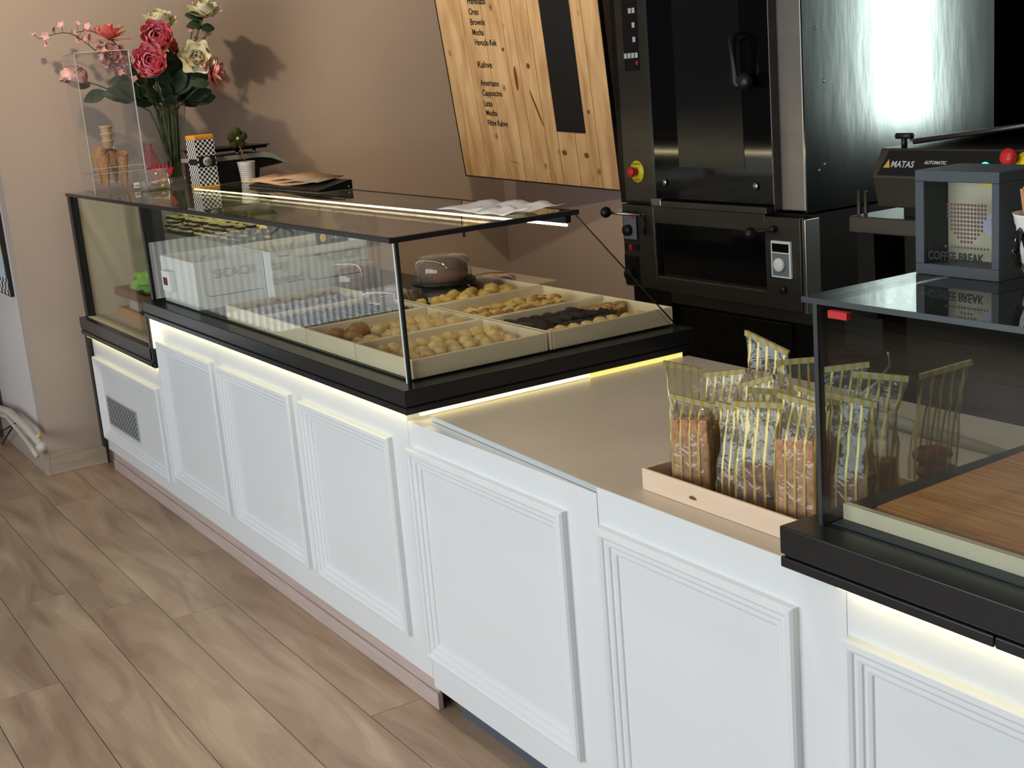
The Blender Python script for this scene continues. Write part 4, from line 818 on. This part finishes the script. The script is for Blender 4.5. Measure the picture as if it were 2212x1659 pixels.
# low side table behind the case
tbm = thing('side_table', 'grey topped table against the back wall behind the boxed cakes', 'table', (0, 0, 0))
MB().box(-3.30, -2.43, 1.74, 2.11, .63, .662).build('table_top', 'worktop', tbm, bevel=.003); MB().box(-3.28, -2.46, 1.76, 2.09, .55, .63).build('apron', 'steel_dark', tbm)
for x in (-3.27, -2.50):
    for y in (1.78, 2.05): MB().box(x, x + .04, y, y + .04, 0, .55).build('leg', 'steel_dark', tbm)
# ================================================================ OVENS
OY = 1.5; OX0, OX1 = -1.035, -.068; OB = 2.395
zj = 1.178
ov = thing('convection_oven', 'tall upper steel oven with black glass door and emergency button', 'oven', (0, 0, 0))
b = MB(); b.box(OX0, -.74, OY, OB, zj, 2.35); b.box(-.775, -.18, OY + .03, OB, zj, 2.35)
b.build('oven_body', 'steel_dark', ov)
MB().box(-.18, OX1, OY, OB, zj + .01, 2.35).build('right_column', 'steel_column', ov, bevel=.004)
MB().box(OX1, OX1 + .004, OY + .085, OB, zj + .005, 2.35).build('side_panel', 'steel_side', ov)
MB().box(OX1, OX1 + .006, OY, OY + .085, zj + .005, 2.35).build('side_panel', 'steel_side', ov)
def py(px, pyy): return Py(px, pyy, OY)
xl = py(1425, 300).x
MB().box(-.785, -.176, OY - .03, OY + .0, 1.205, 2.3).build('glass_door', 'oven_black', ov, bevel=.004)
b = MB(); b.box(-.645, -.31, OY - .0312, OY - .03, 1.32, 2.2); dw = b.build('door_window', 'panel_black', ov)
MB().box(-.80, -.7855, OY - .028, OY, 1.20, 2.3).build('door_edge', 'grey_metal', ov); MB().box(-.1755, -.172, OY - .032, OY, 1.19, 2.3).build('door_edge', 'steel', ov)
for px_, py_ in ((1452, 392), (1649, 400)):
    q = py(px_, py_); MB().lathe([(.001, 0), (.011, 0), (.013, .004), (.009, .007), (.001, .007)], 18, mtx=Matrix.Rotation(math.pi / 2, 4, 'X'), c=(q.x, OY - .031, q.z)).build('door_bolt', 'steel_bright', ov)
b = MB(); q = py(1620, 80); b.tube([(q.x, OY - .031, 1.74), (q.x, OY - .07, 1.74), (q.x, OY - .075, 1.73), (q.x, OY - .075, 1.60), (q.x + .01, OY - .07, 1.59), (q.x + .06, OY - .07, 1.59)], .014, 12); b.build('door_handle', 'black_plastic', ov)
b = MB(); b.ball((q.x + .045, OY - .07, 1.60), .03, .02, .028); b.build('handle_knob', 'black_plastic', ov)
MB().box(-.79, -.20, OY - .045, OY, 1.178, 1.2).build('door_sill', 'steel', ov, bevel=.002); MB().box(-.795, -.74, OY - .047, OY, 1.182, 1.207).build('sill_block', 'steel_bright', ov, bevel=.002)
b = MB(); b.box(OX0 + .035, -.81, OY - .004, OY, zj + .01, 2.3); b.build('control_fascia', 'steel', ov)
b = MB(); q0 = py(1345, 20); q1 = py(1384, 152); b.box(q0.x, q1.x + .0, OY - .006, OY - .004, q1.z, q1.z + .5); cp = b.build('control_panel', 'panel_black', ov)
for row, (zz, xs_) in enumerate(((.045 + .0, (0.1, .35, .6, .85)), (.10, (.75,)), (.15, (.75,)), (.20, (.55, .8)), (.25, (.75,)))):
    for xk in xs_:
        x = q0.x + (q1.x - q0.x) * xk; b = MB(); b.box(x - .008, x + .008, OY - .0066, OY - .006, q1.z + zz, q1.z + zz + .018); b.build('control_key', 'icon_white', cp)
MB().box(q1.x - .018, q1.x - .006, OY - .0068, OY - .006, q1.z + .02, q1.z + .034).build('red_key', 'red', cp)
q = py(1379, 370); em = MB().lathe([(.001, 0), (.040, 0), (.040, .003), (.001, .003)], 32, mtx=Matrix.Rotation(math.pi / 2, 4, 'X'), c=(q.x, OY - .004, q.z)).build('emergency_plate', 'yellow', ov)
MB().lathe([(.012, 0), (.012, .015), (.019, .018), (.019, .028), (.015, .031), (.001, .031)], 24, mtx=Matrix.Rotation(math.pi / 2, 4, 'X'), c=(q.x - .004, OY - .007, q.z)).build('emergency_button', 'red', em)
text('plate_lettering', 'EMERGENCY', .010, 'ink', em, (q.x - .027, OY - .0073, q.z + .024), (1, 0, 0), (0, 0, 1), ext=.0002, sx=.95)
text('plate_lettering', 'STOP', .012, 'ink', em, (q.x - .015, OY - .0073, q.z - .034), (1, 0, 0), (0, 0, 1), ext=.0002)
for px_, py_ in ((1779, 175), (1782, 355), (1770, 368), (1762, 60)):
    q = Px(px_, py_, OX1 + .006); MB().lathe([(.001, 0), (.006, 0), (.005, .003), (.001, .003)], 12, mtx=Matrix.Rotation(math.pi / 2, 4, 'Y'), c=(OX1 + .005, q.y, q.z)).build('side_screw', 'steel_bright', ov)
# lower deck oven
dk = thing('deck_oven', 'lower steel deck oven with wide glass door, dials and ball levers', 'oven', (0, 0, 0))
zb = .862
b = MB(); b.box(OX0, OX1 - .004, OY + .03, OB, zb, zj - .004); b.build('oven_body', 'steel_dark', dk)
MB().box(OX0, -.845, OY, OY + .03, zb, zj - .006).build('left_fascia', 'steel', dk, bevel=.003)
MB().box(OX1 - .018, OX1, OY - .004, OY + .06, zb - .005, zj - .015).build('corner_strip', 'steel_bright', dk, bevel=.003)
b = MB(); wx0, wx1, wz0, wz1 = py(1419, 481).x, py(1660, 623).x, .918, 1.112
b.box(-.838, wx1, OY - .006, OY + .03, wz1, zj - .006); b.box(-.838, wx1, OY - .006, OY + .03, zb, wz0); b.box(-.838, wx0, OY - .006, OY + .03, wz0, wz1); b.box(wx1, OX1 - .02, OY - .008, OY + .03, zb, zj - .012)
b.build('oven_door', 'steel', dk, bevel=.002)
MB().box(wx0, wx1, OY + .008, OY + .012, wz0, wz1).build('door_glass', 'oven_black', dk)
b = MB(); b.box(wx0, wx1, OY - .009, OY - .004, wz0 - .005, wz0); b.box(wx0 - .004, wx0, OY - .009, OY - .004, wz0, wz1); b.build('window_trim', 'steel_bright', dk)
for px_, py_, r_ in ((1363, 488, 1), (1367, 583, 0)):
    q = py(px_, py_); b = MB(); b.box(q.x - .038, q.x + .038, OY - .006, OY, q.z - .05, q.z + .05); pl = b.build('dial_plate', 'dial_grey' if r_ else 'panel_black', dk, bevel=.002)
    b = MB(); b.box(q.x - .042, q.x + .042, OY - .004, OY - .001, q.z - .055, q.z + .055); b.build('dial_surround', 'black_plastic', dk)
    MB().lathe([(.022, 0), (.020, .018), (.001, .018)], 20, mtx=Matrix.Rotation(math.pi / 2, 4, 'X'), c=(q.x - .006, OY - .006, q.z - .015)).build('dial_knob', 'black_plastic', pl)
    if r_: MB().box(q.x + .016, q.x + .03, OY - .0068, OY - .006, q.z + .026, q.z + .04).build('dial_lamp', 'red', pl)
q = py(1367, 533); b = MB(); b.box(q.x - .04, q.x + .04, OY - .008, OY, q.z - .012, q.z + .012); sw = b.build('switch_bar', 'black_plastic', dk, bevel=.002); MB().box(q.x - .008, q.x + .008, OY - .012, OY - .008, q.z - .01, q.z + .01).build('red_switch', 'red', sw)
q = py(1355, 449); b = MB(); b.ball((q.x, OY - .10, q.z - .004), .021, .021, .021); b.build('lever_ball', 'black_plastic', dk); b = MB(); b.tube([(q.x, OY - .10, q.z - .004), (q.x + .10, OY - .02, q.z - .02), (q.x + .10, OY, q.z - .02)], .006, 8); b.build('lever_arm', 'steel_bright', dk)
b = MB(); q = py(1397, 480); b.tube([(q.x, OY - .012, q.z + .02), (q.x, OY - .012, q.z - .045)], .006, 8); b.build('lever_slot', 'black_plastic', dk)
q = py(1650, 498); b = MB(); b.ball((q.x, OY - .06, q.z - .002), .021, .021, .021); b.build('lever_ball', 'black_plastic', dk); q2 = py(1678, 494); b = MB(); b.tube([(q.x, OY - .06, q.z), (q2.x, OY - .02, q2.z), (q2.x, OY, q2.z)], .004, 8); b.ball((q2.x, OY - .018, q2.z), .012, .012, .012); b.build('lever_arm', 'black_plastic', dk)
q = py(1695, 558); b = MB(); b.box(q.x - .045, q.x + .045, OY - .018, OY - .008, q.z - .062, q.z + .058); tp = b.build('timer_frame', 'white_plastic', dk, bevel=.002)
MB().box(q.x - .038, q.x + .038, OY - .0188, OY - .018, q.z + .022, q.z + .050).build('timer_display', 'oven_black', tp); MB().box(q.x - .038, q.x + .038, OY - .0188, OY - .018, q.z - .056, q.z + .018).build('timer_face', 'dial_grey', tp)
MB().lathe([(.024, 0), (.022, .012), (.017, .014), (.001, .014)], 28, mtx=Matrix.Rotation(math.pi / 2, 4, 'X'), c=(q.x, OY - .0188, q.z - .018)).build('timer_knob', 'white_plastic', tp)
q = py(1698, 625); MB().lathe([(.014, 0), (.012, .012), (.001, .012)], 20, mtx=Matrix.Rotation(math.pi / 2, 4, 'X'), c=(q.x, OY - .008, q.z)).build('push_button', 'black_plastic', dk)
# oven stand / prover
st = thing('oven_stand', 'dark steel cabinet standing under the two ovens', 'cabinet', (0, 0, 0))
b = MB(); b.box(OX0 + .02, -.79, OY + .02, OB, .05, zb - .002); b.box(-.79, OX1 - .01, OY + .05, OB, .05, zb - .002); b.build('stand_body', 'steel_dark', st); MB().box(-.77, -.19, OY + .04, OY + .05, .1, zb - .06).build('stand_door', 'steel_dark', st, bevel=.003)
b = MB(); b.box(-.79, OX1 - .01, OY + .02, OY + .05, zb - .045, zb - .002); b.build('drip_rail', 'steel', st)
for x in (OX0 + .05, OX1 - .1):
    for y in (OY + .06, OB - .1): MB().box(x, x + .04, y, y + .04, 0, .05).build('foot', 'black_plastic', st)
# ================================================================ DOUGH SHEETER
MY = 1.2
ma_ = thing('dough_machine', 'grey dough machine with black sloped control panel beyond the coffee box', 'machine', (0, 0, 0))
pa, pb_, pc_, pd = Py(1905, 330, MY + .03), Py(2212, 330, MY + .03), Py(2212, 385, MY), Py(1886, 380, MY)
def quad(vs, name, m, par, th=.004): b = MB(); b.add(vs, [(0, 1, 2, 3)]); return b.build(name, m, par, solid=th)
x0, x1_ = .50, 1.05; zt = 1.415; zm = 1.345
b = MB(); b.prism([(MY + .02, 1.262), (MY, zm), (MY + .035, zt), (MY + .5, zt + .01), (MY + .5, 1.262)], x0 - .012, x1_, 'x'); b.build('machine_head', 'steel', ma_, bevel=.003)
sl = Vector((0, .035, zt - zm)).normalized(); nn = Vector((0, -sl.z, sl.y))
def onp(x, t, o_=.0): return Vector((x, MY, zm)) + sl * t + nn * o_
LP = (Vector((0, .035, zt - zm))).length
b = MB(); b.add([onp(x0 + .004, .004, .001), onp(x1_, .004, .001), onp(x1_, LP - .006, .001), onp(x0 + .02, LP - .006, .001)], [(0, 1, 2, 3)]); cpn = b.build('control_panel', 'panel_black', ma_, solid=.002)
text('logo_lettering', 'MATAS', .024, 'emblem_grey', cpn, onp(x0 + .042, .026, .0025), (1, 0, 0), sl, ext=.0002, bold=.0005)
text('logo_lettering', 'AUTOMATIC', .012, 'emblem_grey', cpn, onp(x0 + .150, .036, .0025), (1, 0, 0), sl, ext=.0002, bold=.0004)
b = MB(); b.add([onp(x0 + .018, .024, .0025), onp(x0 + .040, .024, .0025), onp(x0 + .030, .048, .0025)], [(0, 1, 2)]); b.build('logo_mark', 'gold_logo', cpn)
q = Py(2134, 356, MY + .01); MB().ball((q.x, MY, q.z), .010, .008, .008).build('green_lamp', 'green_lamp', cpn)
q = Py(2170, 348, MY - .02); MB().lathe([(.010, 0), (.010, .02), (.020, .022), (.020, .034), (.001, .036)], 24, mtx=Matrix.Rotation(math.pi / 2 - .3, 4, 'X'), c=(q.x, MY + .02, q.z)).build('emergency_button', 'red', ma_)
MB().lathe([(.001, 0), (.025, 0), (.025, .002), (.001, .002)], 24, mtx=Matrix.Rotation(math.pi / 2 - .45, 4, 'X'), c=(q.x + .03, MY + .014, q.z - .004)).build('emergency_plate', 'yellow', ma_)
b = MB(); b.box(x0 + .03, x1_, MY + .10, MY + .55, zt + .012, zt + .018, mtx=Matrix.Translation((x0 + .03, MY, zt)) @ Matrix.Rotation(-.10, 4, 'Y') @ Matrix.Translation((-x0 - .03, -MY, -zt))); b.tube([(x0 + .06, MY + .08, zt + .012), (x1_, MY + .08, zt + .07)], .006, 8); b.build('lid_rail', 'steel', ma_)
b = MB(); b.tube([(x0 + .045, MY + .06, zt), (x0 + .045, MY + .06, zt + .025)], .008, 10); b.tube([(x0 + .02, MY + .06, zt + .03), (x0 + .072, MY + .06, zt + .03)], .008, 10); b.build('clamp_knob', 'black_plastic', ma_)
b = MB(); b.prism([(MY + .06, .55), (MY + .05, 1.262), (MY + .5, 1.262), (MY + .5, .55)], x0 + .05, x1_, 'x'); b.build('machine_body', 'steel_dark', ma_)
b = MB(); b.prism([(MY + .0, 1.19), (MY + .0, 1.235), (MY + .5, 1.235), (MY + .5, 1.19)], x0 - .10, x1_, 'x'); b.build('machine_table', 'steel', ma_, bevel=.004)
b = MB(); b.prism([(MY + .03, .95), (MY + .02, 1.19), (MY + .45, 1.19), (MY + .45, .95)], x0 - .09, x0 - .03, 'x'); b.build('side_guard', 'steel_dark', ma_)
for x in (x0 - .13, x0 - .155): MB().tube([(x, MY + .1, .95), (x, MY + .1, 1.29)], .006, 8).build('guide_rod', 'steel', ma_)
for x in (x0 + .08, x1_ - .1):
    for y in (MY + .1, MY + .4): MB().box(x, x + .05, y, y + .05, 0, .55).build('leg', 'steel_dark', ma_)
MB().box(x0 - .17, x0 - .03, MY + .05, MY + .15, .85, .95).build('guide_block', 'black_plastic', ma_)
# dark rack in the kitchen
rk = thing('baking_rack', 'dark slatted rack in the shadows at the top right', 'rack', (0, 0, 0))
b = MB()
for k in range(12): b.box(-1.2, -.1, 3.1, 3.5, .4 + k * .12, .412 + k * .12)
b.build('rack_shelf', 'steel_dark', rk); b = MB()
for x in (-1.2, -.13): b.box(x, x + .03, 3.1, 3.13, 0, 1.75); b.box(x, x + .03, 3.47, 3.5, 0, 1.75)
b.build('rack_post', 'steel_dark', rk)
# ================================================================ RIGHT GLASS TOP
bx, by = 1.462, .25; bw, bd, bh = .166, .11, .172; ZR = GZ + .0095
cb = thing('coffee_box', 'dark grey shadow box frame with dotted cup picture, standing on the right glass case', 'picture box', (bx, by, ZR))
b = MB(); t = .018; b.box(0, bw, 0, bd, 0, t); b.box(0, bw, 0, bd, bh - t, bh); b.box(0, t, 0, bd, t, bh - t); b.box(bw - t + .004, bw, 0, bd, t, bh - t); b.build('frame', 'frame_grey', cb, bevel=.0012)
MB().box(t, bw - t, .060, .066, t, bh - t).build('back_picture', 'print_cream', cb)
MB().box(t, bw - t + .003, .006, .0072, t, bh - t).build('front_glass', 'glass', cb)
b = MB()
for r_ in range(10):
    for c_ in range(12):
        hw = .040 - .024 * (r_ / 9) ** 2.2; x = bw * .60 + (c_ - 5.5) * .0066
        if abs(x - bw * .60) < hw: z = .118 - r_ * .0066; b.lathe([(.001, 0), (.0025, 0), (.0025, .0004), (.001, .0004)], 8, mtx=Matrix.Rotation(math.pi / 2, 4, 'X'), c=(x, .0060, z))
for c_ in range(14): b.lathe([(.001, 0), (.0022, 0), (.0022, .0004), (.001, .0004)], 8, mtx=Matrix.Rotation(math.pi / 2, 4, 'X'), c=(bw * .60 + (c_ - 6.5) * .0064, .0060, .049))
b.build('dotted_cup', 'coffee_dot', cb)
text('lettering', 'COFFEE BREAK', .0205, 'ink', cb, (t + .004, .0055, .0255), (1, 0, 0), (0, 0, 1), ext=.0003, sx=.80, bold=.0006)
for nm, pts_, m_ in (('sugar_picture', ((.075, .085), (.145, .115), (.147, .075), (.10, .060)), 'print_lilac'), ('yellow_wrapper', ((.105, .088), (.148, .105), (.148, .062), (.118, .066)), 'print_yellow'), ('yellow_wrapper', ((.09, .14), (.125, .142), (.12, .152), (.085, .152)), 'print_yellow')):
    b = MB(); b.add([(x, .0592, z) for x, z in pts_], [(0, 1, 2, 3)]); b.build(nm, m_, cb, solid=.0006)
# cup with stirrers
q = Vector((1.70, .275, ZR))
cp_ = thing('stirrer_cup', 'tapered white cup with black motif holding wooden stirrers at the right edge', 'cup', tuple(q))
MB().lathe([(.001, 0), (.032, 0), (.034, .003), (.052, .108), (.0535, .111), (.050, .111), (.031, .006), (.001, .005)], 48).build('cup_body', 'ceramic', cp_)
def arc(a0, a1, z0, z1, off, name, m_, s0=0, s1=0, n=8):
    b = MB(); vs = []
    for i in range(n + 1):
        t_ = i / n; z = z0 + (z1 - z0) * t_; r_ = .034 + (.052 - .034) * (z - .003) / .105 + off
        for k in range(5): a = (a0 + s0 * t_) + ((a1 + s1 * t_) - (a0 + s0 * t_)) * k / 4; vs.append((r_ * math.cos(a), r_ * math.sin(a), z))
    b.add(vs, [(i * 5 + k, i * 5 + k + 1, (i + 1) * 5 + k + 1, (i + 1) * 5 + k) for i in range(n) for k in range(4)], True); return b.build(name, m_, cp_, solid=.0008)
arc(-2.45, -2.25, .005, .095, .0006, 'black_motif', 'ceramic_black'); arc(-1.55, -1.3, .008, .085, .0008, 'black_motif', 'ceramic_black', -.45, -.45)
b = MB()
pts = [(math.cos(-1.95 + .25 * math.sin(t)) * (.046 + .02 * math.sin(t)), math.sin(-1.95 + .25 * math.sin(t)) * (.046 + .022 * math.sin(t)), .088 - .058 * t / 3.14) for t in [i * .314 for i in range(11)]]
b.tube(pts, .0058, 10); b.build('cup_handle', 'ceramic_black', cp_)
p = MB().box(-.0028, .0028, -.0007, .0007, 0, .135).build('wooden_stirrer', 'stirrer', bevel=.0006)
for k in range(26):
    o = p if k == 0 else copy_tree(p); a = R2.uniform(0, 6.28); r_ = R2.uniform(.004, .024)
    o.location = (q.x + r_ * math.cos(a), q.y + r_ * math.sin(a), ZR + .008 + R2.uniform(0, .010)); o.rotation_euler = (-.13 * math.sin(a), .13 * math.cos(a), R2.uniform(0, 3)); tag(o, 'thin wooden stirrer standing in the white cup', 'stirrer', 'wooden stirrers in the white cup')
# ================================================================ BAGGED BISCUITS
tl = thing('bag_tray', 'long pale raw wood tray holding the bagged biscuits on the worktop', 'tray', (0, 0, 0))
tx0, tx1, ty0, ty1, tz = .925, 1.40, .055, .36, .8515
b = MB(); t = .006; b.box(tx0, tx1, ty0, ty0 + t, tz, tz + .045); b.box(tx0, tx1, ty1 - t, ty1, tz, tz + .045); b.box(tx0, tx0 + t, ty0 + t, ty1 - t, tz, tz + .045); b.box(tx1 - t, tx1, ty0 + t, ty1 - t, tz, tz + .045); b.build('tray_wall', 'tray_raw', tl, bevel=.001)
MB().box(tx0 + t, tx1 - t, ty0 + t, ty1 - t, tz, tz + .005).build('tray_base', 'cake_brown', tl)
b = MB(); b.add([(1.083 + .012 * math.cos(t_ * .7) * (1 - .3 * math.sin(t_ * 2)), ty0 - .0004, tz + .019 + .004 * math.sin(t_ * .7)) for t_ in range(9)], [tuple(range(9))]); b.build('knot', 'cake_brown', tl)
def bag(x, y, rz, H=.215, w=.082, d=.05, fill='block', lean=(0, 0), label='', fh=.12, seed=0, cm='rusk'):
    r_ = random.Random(seed); z0 = tz + .006
    o = thing('biscuit_bag', label, 'bag', (x, y, z0), rz, 'gold striped bags of biscuits in the raw wood tray')
    n = 28; rows = 15; vs = []; uv = []; tl_ = r_.uniform(-.38, .38)
    for i in range(rows + 1):
        t_ = i / rows; z = H * t_; flat = max(0, (z - fh) / (H - fh)) if z > fh else 0; dd = d * (1 - min(1, flat * 1.25) * .93); ww = w * (1 - .16 * math.sin(math.pi * min(1, flat * 1.1)) + .10 * flat)
        for k in range(n):
            a = 2 * math.pi * k / n; c_, s_ = math.cos(a), math.sin(a); e_ = .38
            X = ww / 2 * math.copysign(abs(c_) ** e_, c_); Y = dd / 2 * math.copysign(abs(s_) ** e_, s_)
            j = mnoise.noise(Vector((X * 40, Y * 40 + seed, z * 35))) * .005 * (.2 + min(1, t_ * 3)); X += j; Y += mnoise.noise(Vector((X * 34 + 9, seed, z * 38))) * .010 * (.15 + (flat if flat < .9 else .2))
            vs.append((X + lean[0] * t_ * t_, Y + lean[1] * t_ * t_, z + X * tl_ * flat)); uv.append((X / w * 4.6 + .15, z))
    b = MB(); b.add(vs, [(i * n + k, i * n + (k + 1) % n, (i + 1) * n + (k + 1) % n, (i + 1) * n + k) for i in range(rows) for k in range(n)], True)
    b.build('striped_film', 'striped_film', o, uvf=lambda i, co: uv[i])
    f = MB(); top = [Vector((-w * .55 + lean[0], lean[1] - .003, H - .004)), Vector((w * .55 + lean[0], lean[1] - .003, H - .004))]
    f.box(-w * .56, w * .56, -.005, .0035, H - .009, H + .001, mtx=Matrix.Translation((lean[0], lean[1], 0)) @ Matrix.Translation((0, 0, H)) @ Matrix.Rotation(-math.atan(tl_), 4, 'Y') @ Matrix.Translation((0, 0, -H)))
    f.build('folded_top', 'fold_film', o, uvf=lambda i, co: (co.x / w * 4.6 + .15, co.z))
    if fill == 'block':
        m = 4
        for k in range(m):
            q_ = MB(); x0_ = -w * .44 + w * .88 * k / m; q_.box(x0_ + .0006, x0_ + w * .88 / m - .0006, -d * .42, d * .42, .002, fh); q_.build('rusk', cm, o, bevel=.003)
    else:
        lv = int(fh / .030)
        for k in range(lv):
            q_ = MB(); q_.ball((r_.uniform(-.006, .006), r_.uniform(-.004, .004), .017 + k * .030), w * .43, d * .44, .018, 18, 12, jit=.12, seed=seed + k); q_.build('biscuit', cm, o)
    return o
bg = [ # (top px, py, H, rz, fill, lean, label, fh, cm, w)
 (.955, .150, .9, .235, 'round', (.0, .02), 'slumped bag of dark biscuits at the left end of the tray', .09, 'rusk_dark', .07),
 (1.020, .115, .55, .185, 'block', (.0, .01), 'front bag with a tall block of rusks, left of the dark round ones', .150, 'rusk', .085),
 (1.135, .120, .35, .19, 'round', (0, .01), 'front bag of round biscuits half hidden between rusks and the middle bag', .07, 'rusk_dark', .07),
 (1.215, .112, .35, .215, 'round', (0, .0), 'front bag of dark round biscuits in the middle of the tray', .11, 'rusk_dark', .095),
 (1.315, .115, .35, .235, 'block', (.005, .01), 'front bag of reddish rusks beside the dark glass case', .165, 'rusk', .085),
 (1.375, .18, .35, .235, 'block', (0, .01), 'bag of biscuits at the right end, seen through the dark glass', .10, 'rusk_dark', .085),
 (1.01, .195, .5, .225, 'block', (.01, .01), 'second row bag behind the tall rusks', .12, 'rusk_dark', .08),
 (1.09, .205, .2, .215, 'round', (0, .02), 'second row bag behind the half hidden round biscuits', .10, 'rusk_dark', .08),
 (1.175, .200, .8, .215, 'block', (-.01, .0), 'second row bag behind the dark round biscuits, top folded flat', .12, 'rusk', .085),
 (1.27, .205, .4, .22, 'round', (0, .01), 'second row bag between the dark rounds and reddish rusks', .10, 'rusk_dark', .085),
 (1.05, .285, .3, .275, 'round', (0, .01), 'tallest bag at the very back of the tray', .13, 'rusk', .09),
 (1.14, .29, .9, .25, 'block', (.0, .01), 'back row bag right of the tallest one', .12, 'rusk_dark', .08),
 (1.225, .29, .6, .25, 'round', (.02, .01), 'back row bag leaning right, behind the middle of the tray', .10, 'rusk_dark', .085),
 (1.32, .29, .45, .25, 'block', (.02, 0), 'back row bag with bright folded top, seen through the case glass', .09, 'rusk_dark', .09)]
for k, (x, y, rz, H, fill, lean, lab, fh, cm, w) in enumerate(bg): bag(x, y, rz, H, w, .052, fill, lean, lab, fh, k * 3 + 1, cm)
bag(1.345, .425, .95, .24, .088, .05, 'round', (.03, .02), 'bag standing apart behind the others, leaning right behind the case glass', .09, 77, 'rusk_dark').location.z = .8515
# grey handset with coiled cord
hs = thing('handset', 'grey handset with a coiled cord seen through the dark glass case', 'handset', (0, 0, 0))
a = Pz(1850, 880, .96); a = Vector((1.36, .62, 1.02)); e = Vector((1.75, .95, 1.0))
a = Py(1852, 882, .70); e = Py(2212, 1000, .70)
b = MB(); b.tube([a, a.lerp(e, .15), a.lerp(e, .5), e], .012, 12, r2=.016); b.ball(a, .016, .016, .02); b.build('handle', 'cord_grey', hs)
b = MB(); s_ = Py(1845, 900, .70); t_ = Py(1775, 990, .70); pts = []
for i in range(120): u = i / 119; c_ = s_.lerp(t_, u); an = u * 2 * math.pi * 9; pts.append(c_ + Vector((math.cos(an) * .011, math.sin(an) * .008, math.sin(an) * .009)))
b.tube(pts, .0022, 6)
b.tube([Py(1852, 880, .7), Py(1862, 850, .7), Py(1895, 825, .7), Py(1922, 790, .7), Py(1918, 760, .7)], .003, 8); b.build('cord', 'cord_grey', hs)
# ================================================================ LEFT CORNER: PIPES, SIGN
pp = thing('heating_pipes', 'pair of painted white heating pipes along the skirting at the left', 'pipe', (0, 0, 0))
def yb(px, py_): return Py(px, py_, -.31)
b = MB(); b.tube([yb(-40, 870), yb(20, 890), yb(60, 925), yb(85, 955), yb(92, 968)], .019, 12); b.build('pipe', 'pipe_paint', pp)
b = MB(); b.tube([yb(-40, 885), yb(15, 900), yb(45, 935), yb(68, 965), yb(80, 985)], .012, 12); b.build('pipe', 'pipe_paint', pp)
b = MB(); q = yb(90, 965); b.ball(q, .028, .024, .026, jit=.2); b.ball(yb(85, 945), .012, .012, .02); b.build('valve', 'pipe_paint', pp)
MB().tube([yb(85, 947), yb(88, 940)], .008, 8).build('brass_nut', 'gold_logo', pp)
b = MB(); b.tube([yb(32, 915), yb(15, 925), yb(-20, 945)], .004, 8); b.tube([yb(32, 915), yb(10, 950), yb(-10, 985)], .004, 8)
tag(b.build('black_cable', 'black_plastic'), 'thin black cable forking at the pipes in the bottom left corner', 'cable')
sg = thing('checkered_sign', 'checkered sign with yellow top on the white wall at the left edge', 'sign', (0, 0, 0))
y_ = -.262; sx1 = Py(24, 640, y_).x; b = MB(); b.box(sx1 - .40, sx1, y_, y_ + .015, .845, 1.30); b.build('sign_board', 'ink', sg)
b = MB(); b.box(sx1 - .40, sx1 - .05, y_ - .001, y_, 1.05, 1.28); b.build('yellow_field', 'print_yellow', sg); b = MB(); b.box(sx1 - .40, sx1 - .045, y_ - .001, y_, .93, 1.05); b.build('blue_field', 'sign_blue', sg)
b = MB(); b.box(sx1 - .40, sx1 - .02, y_ - .001, y_, .85, .93); b.build('checker_field', 'checker', sg, uvf=lambda i, co: (co.x / .035, co.z / .035))
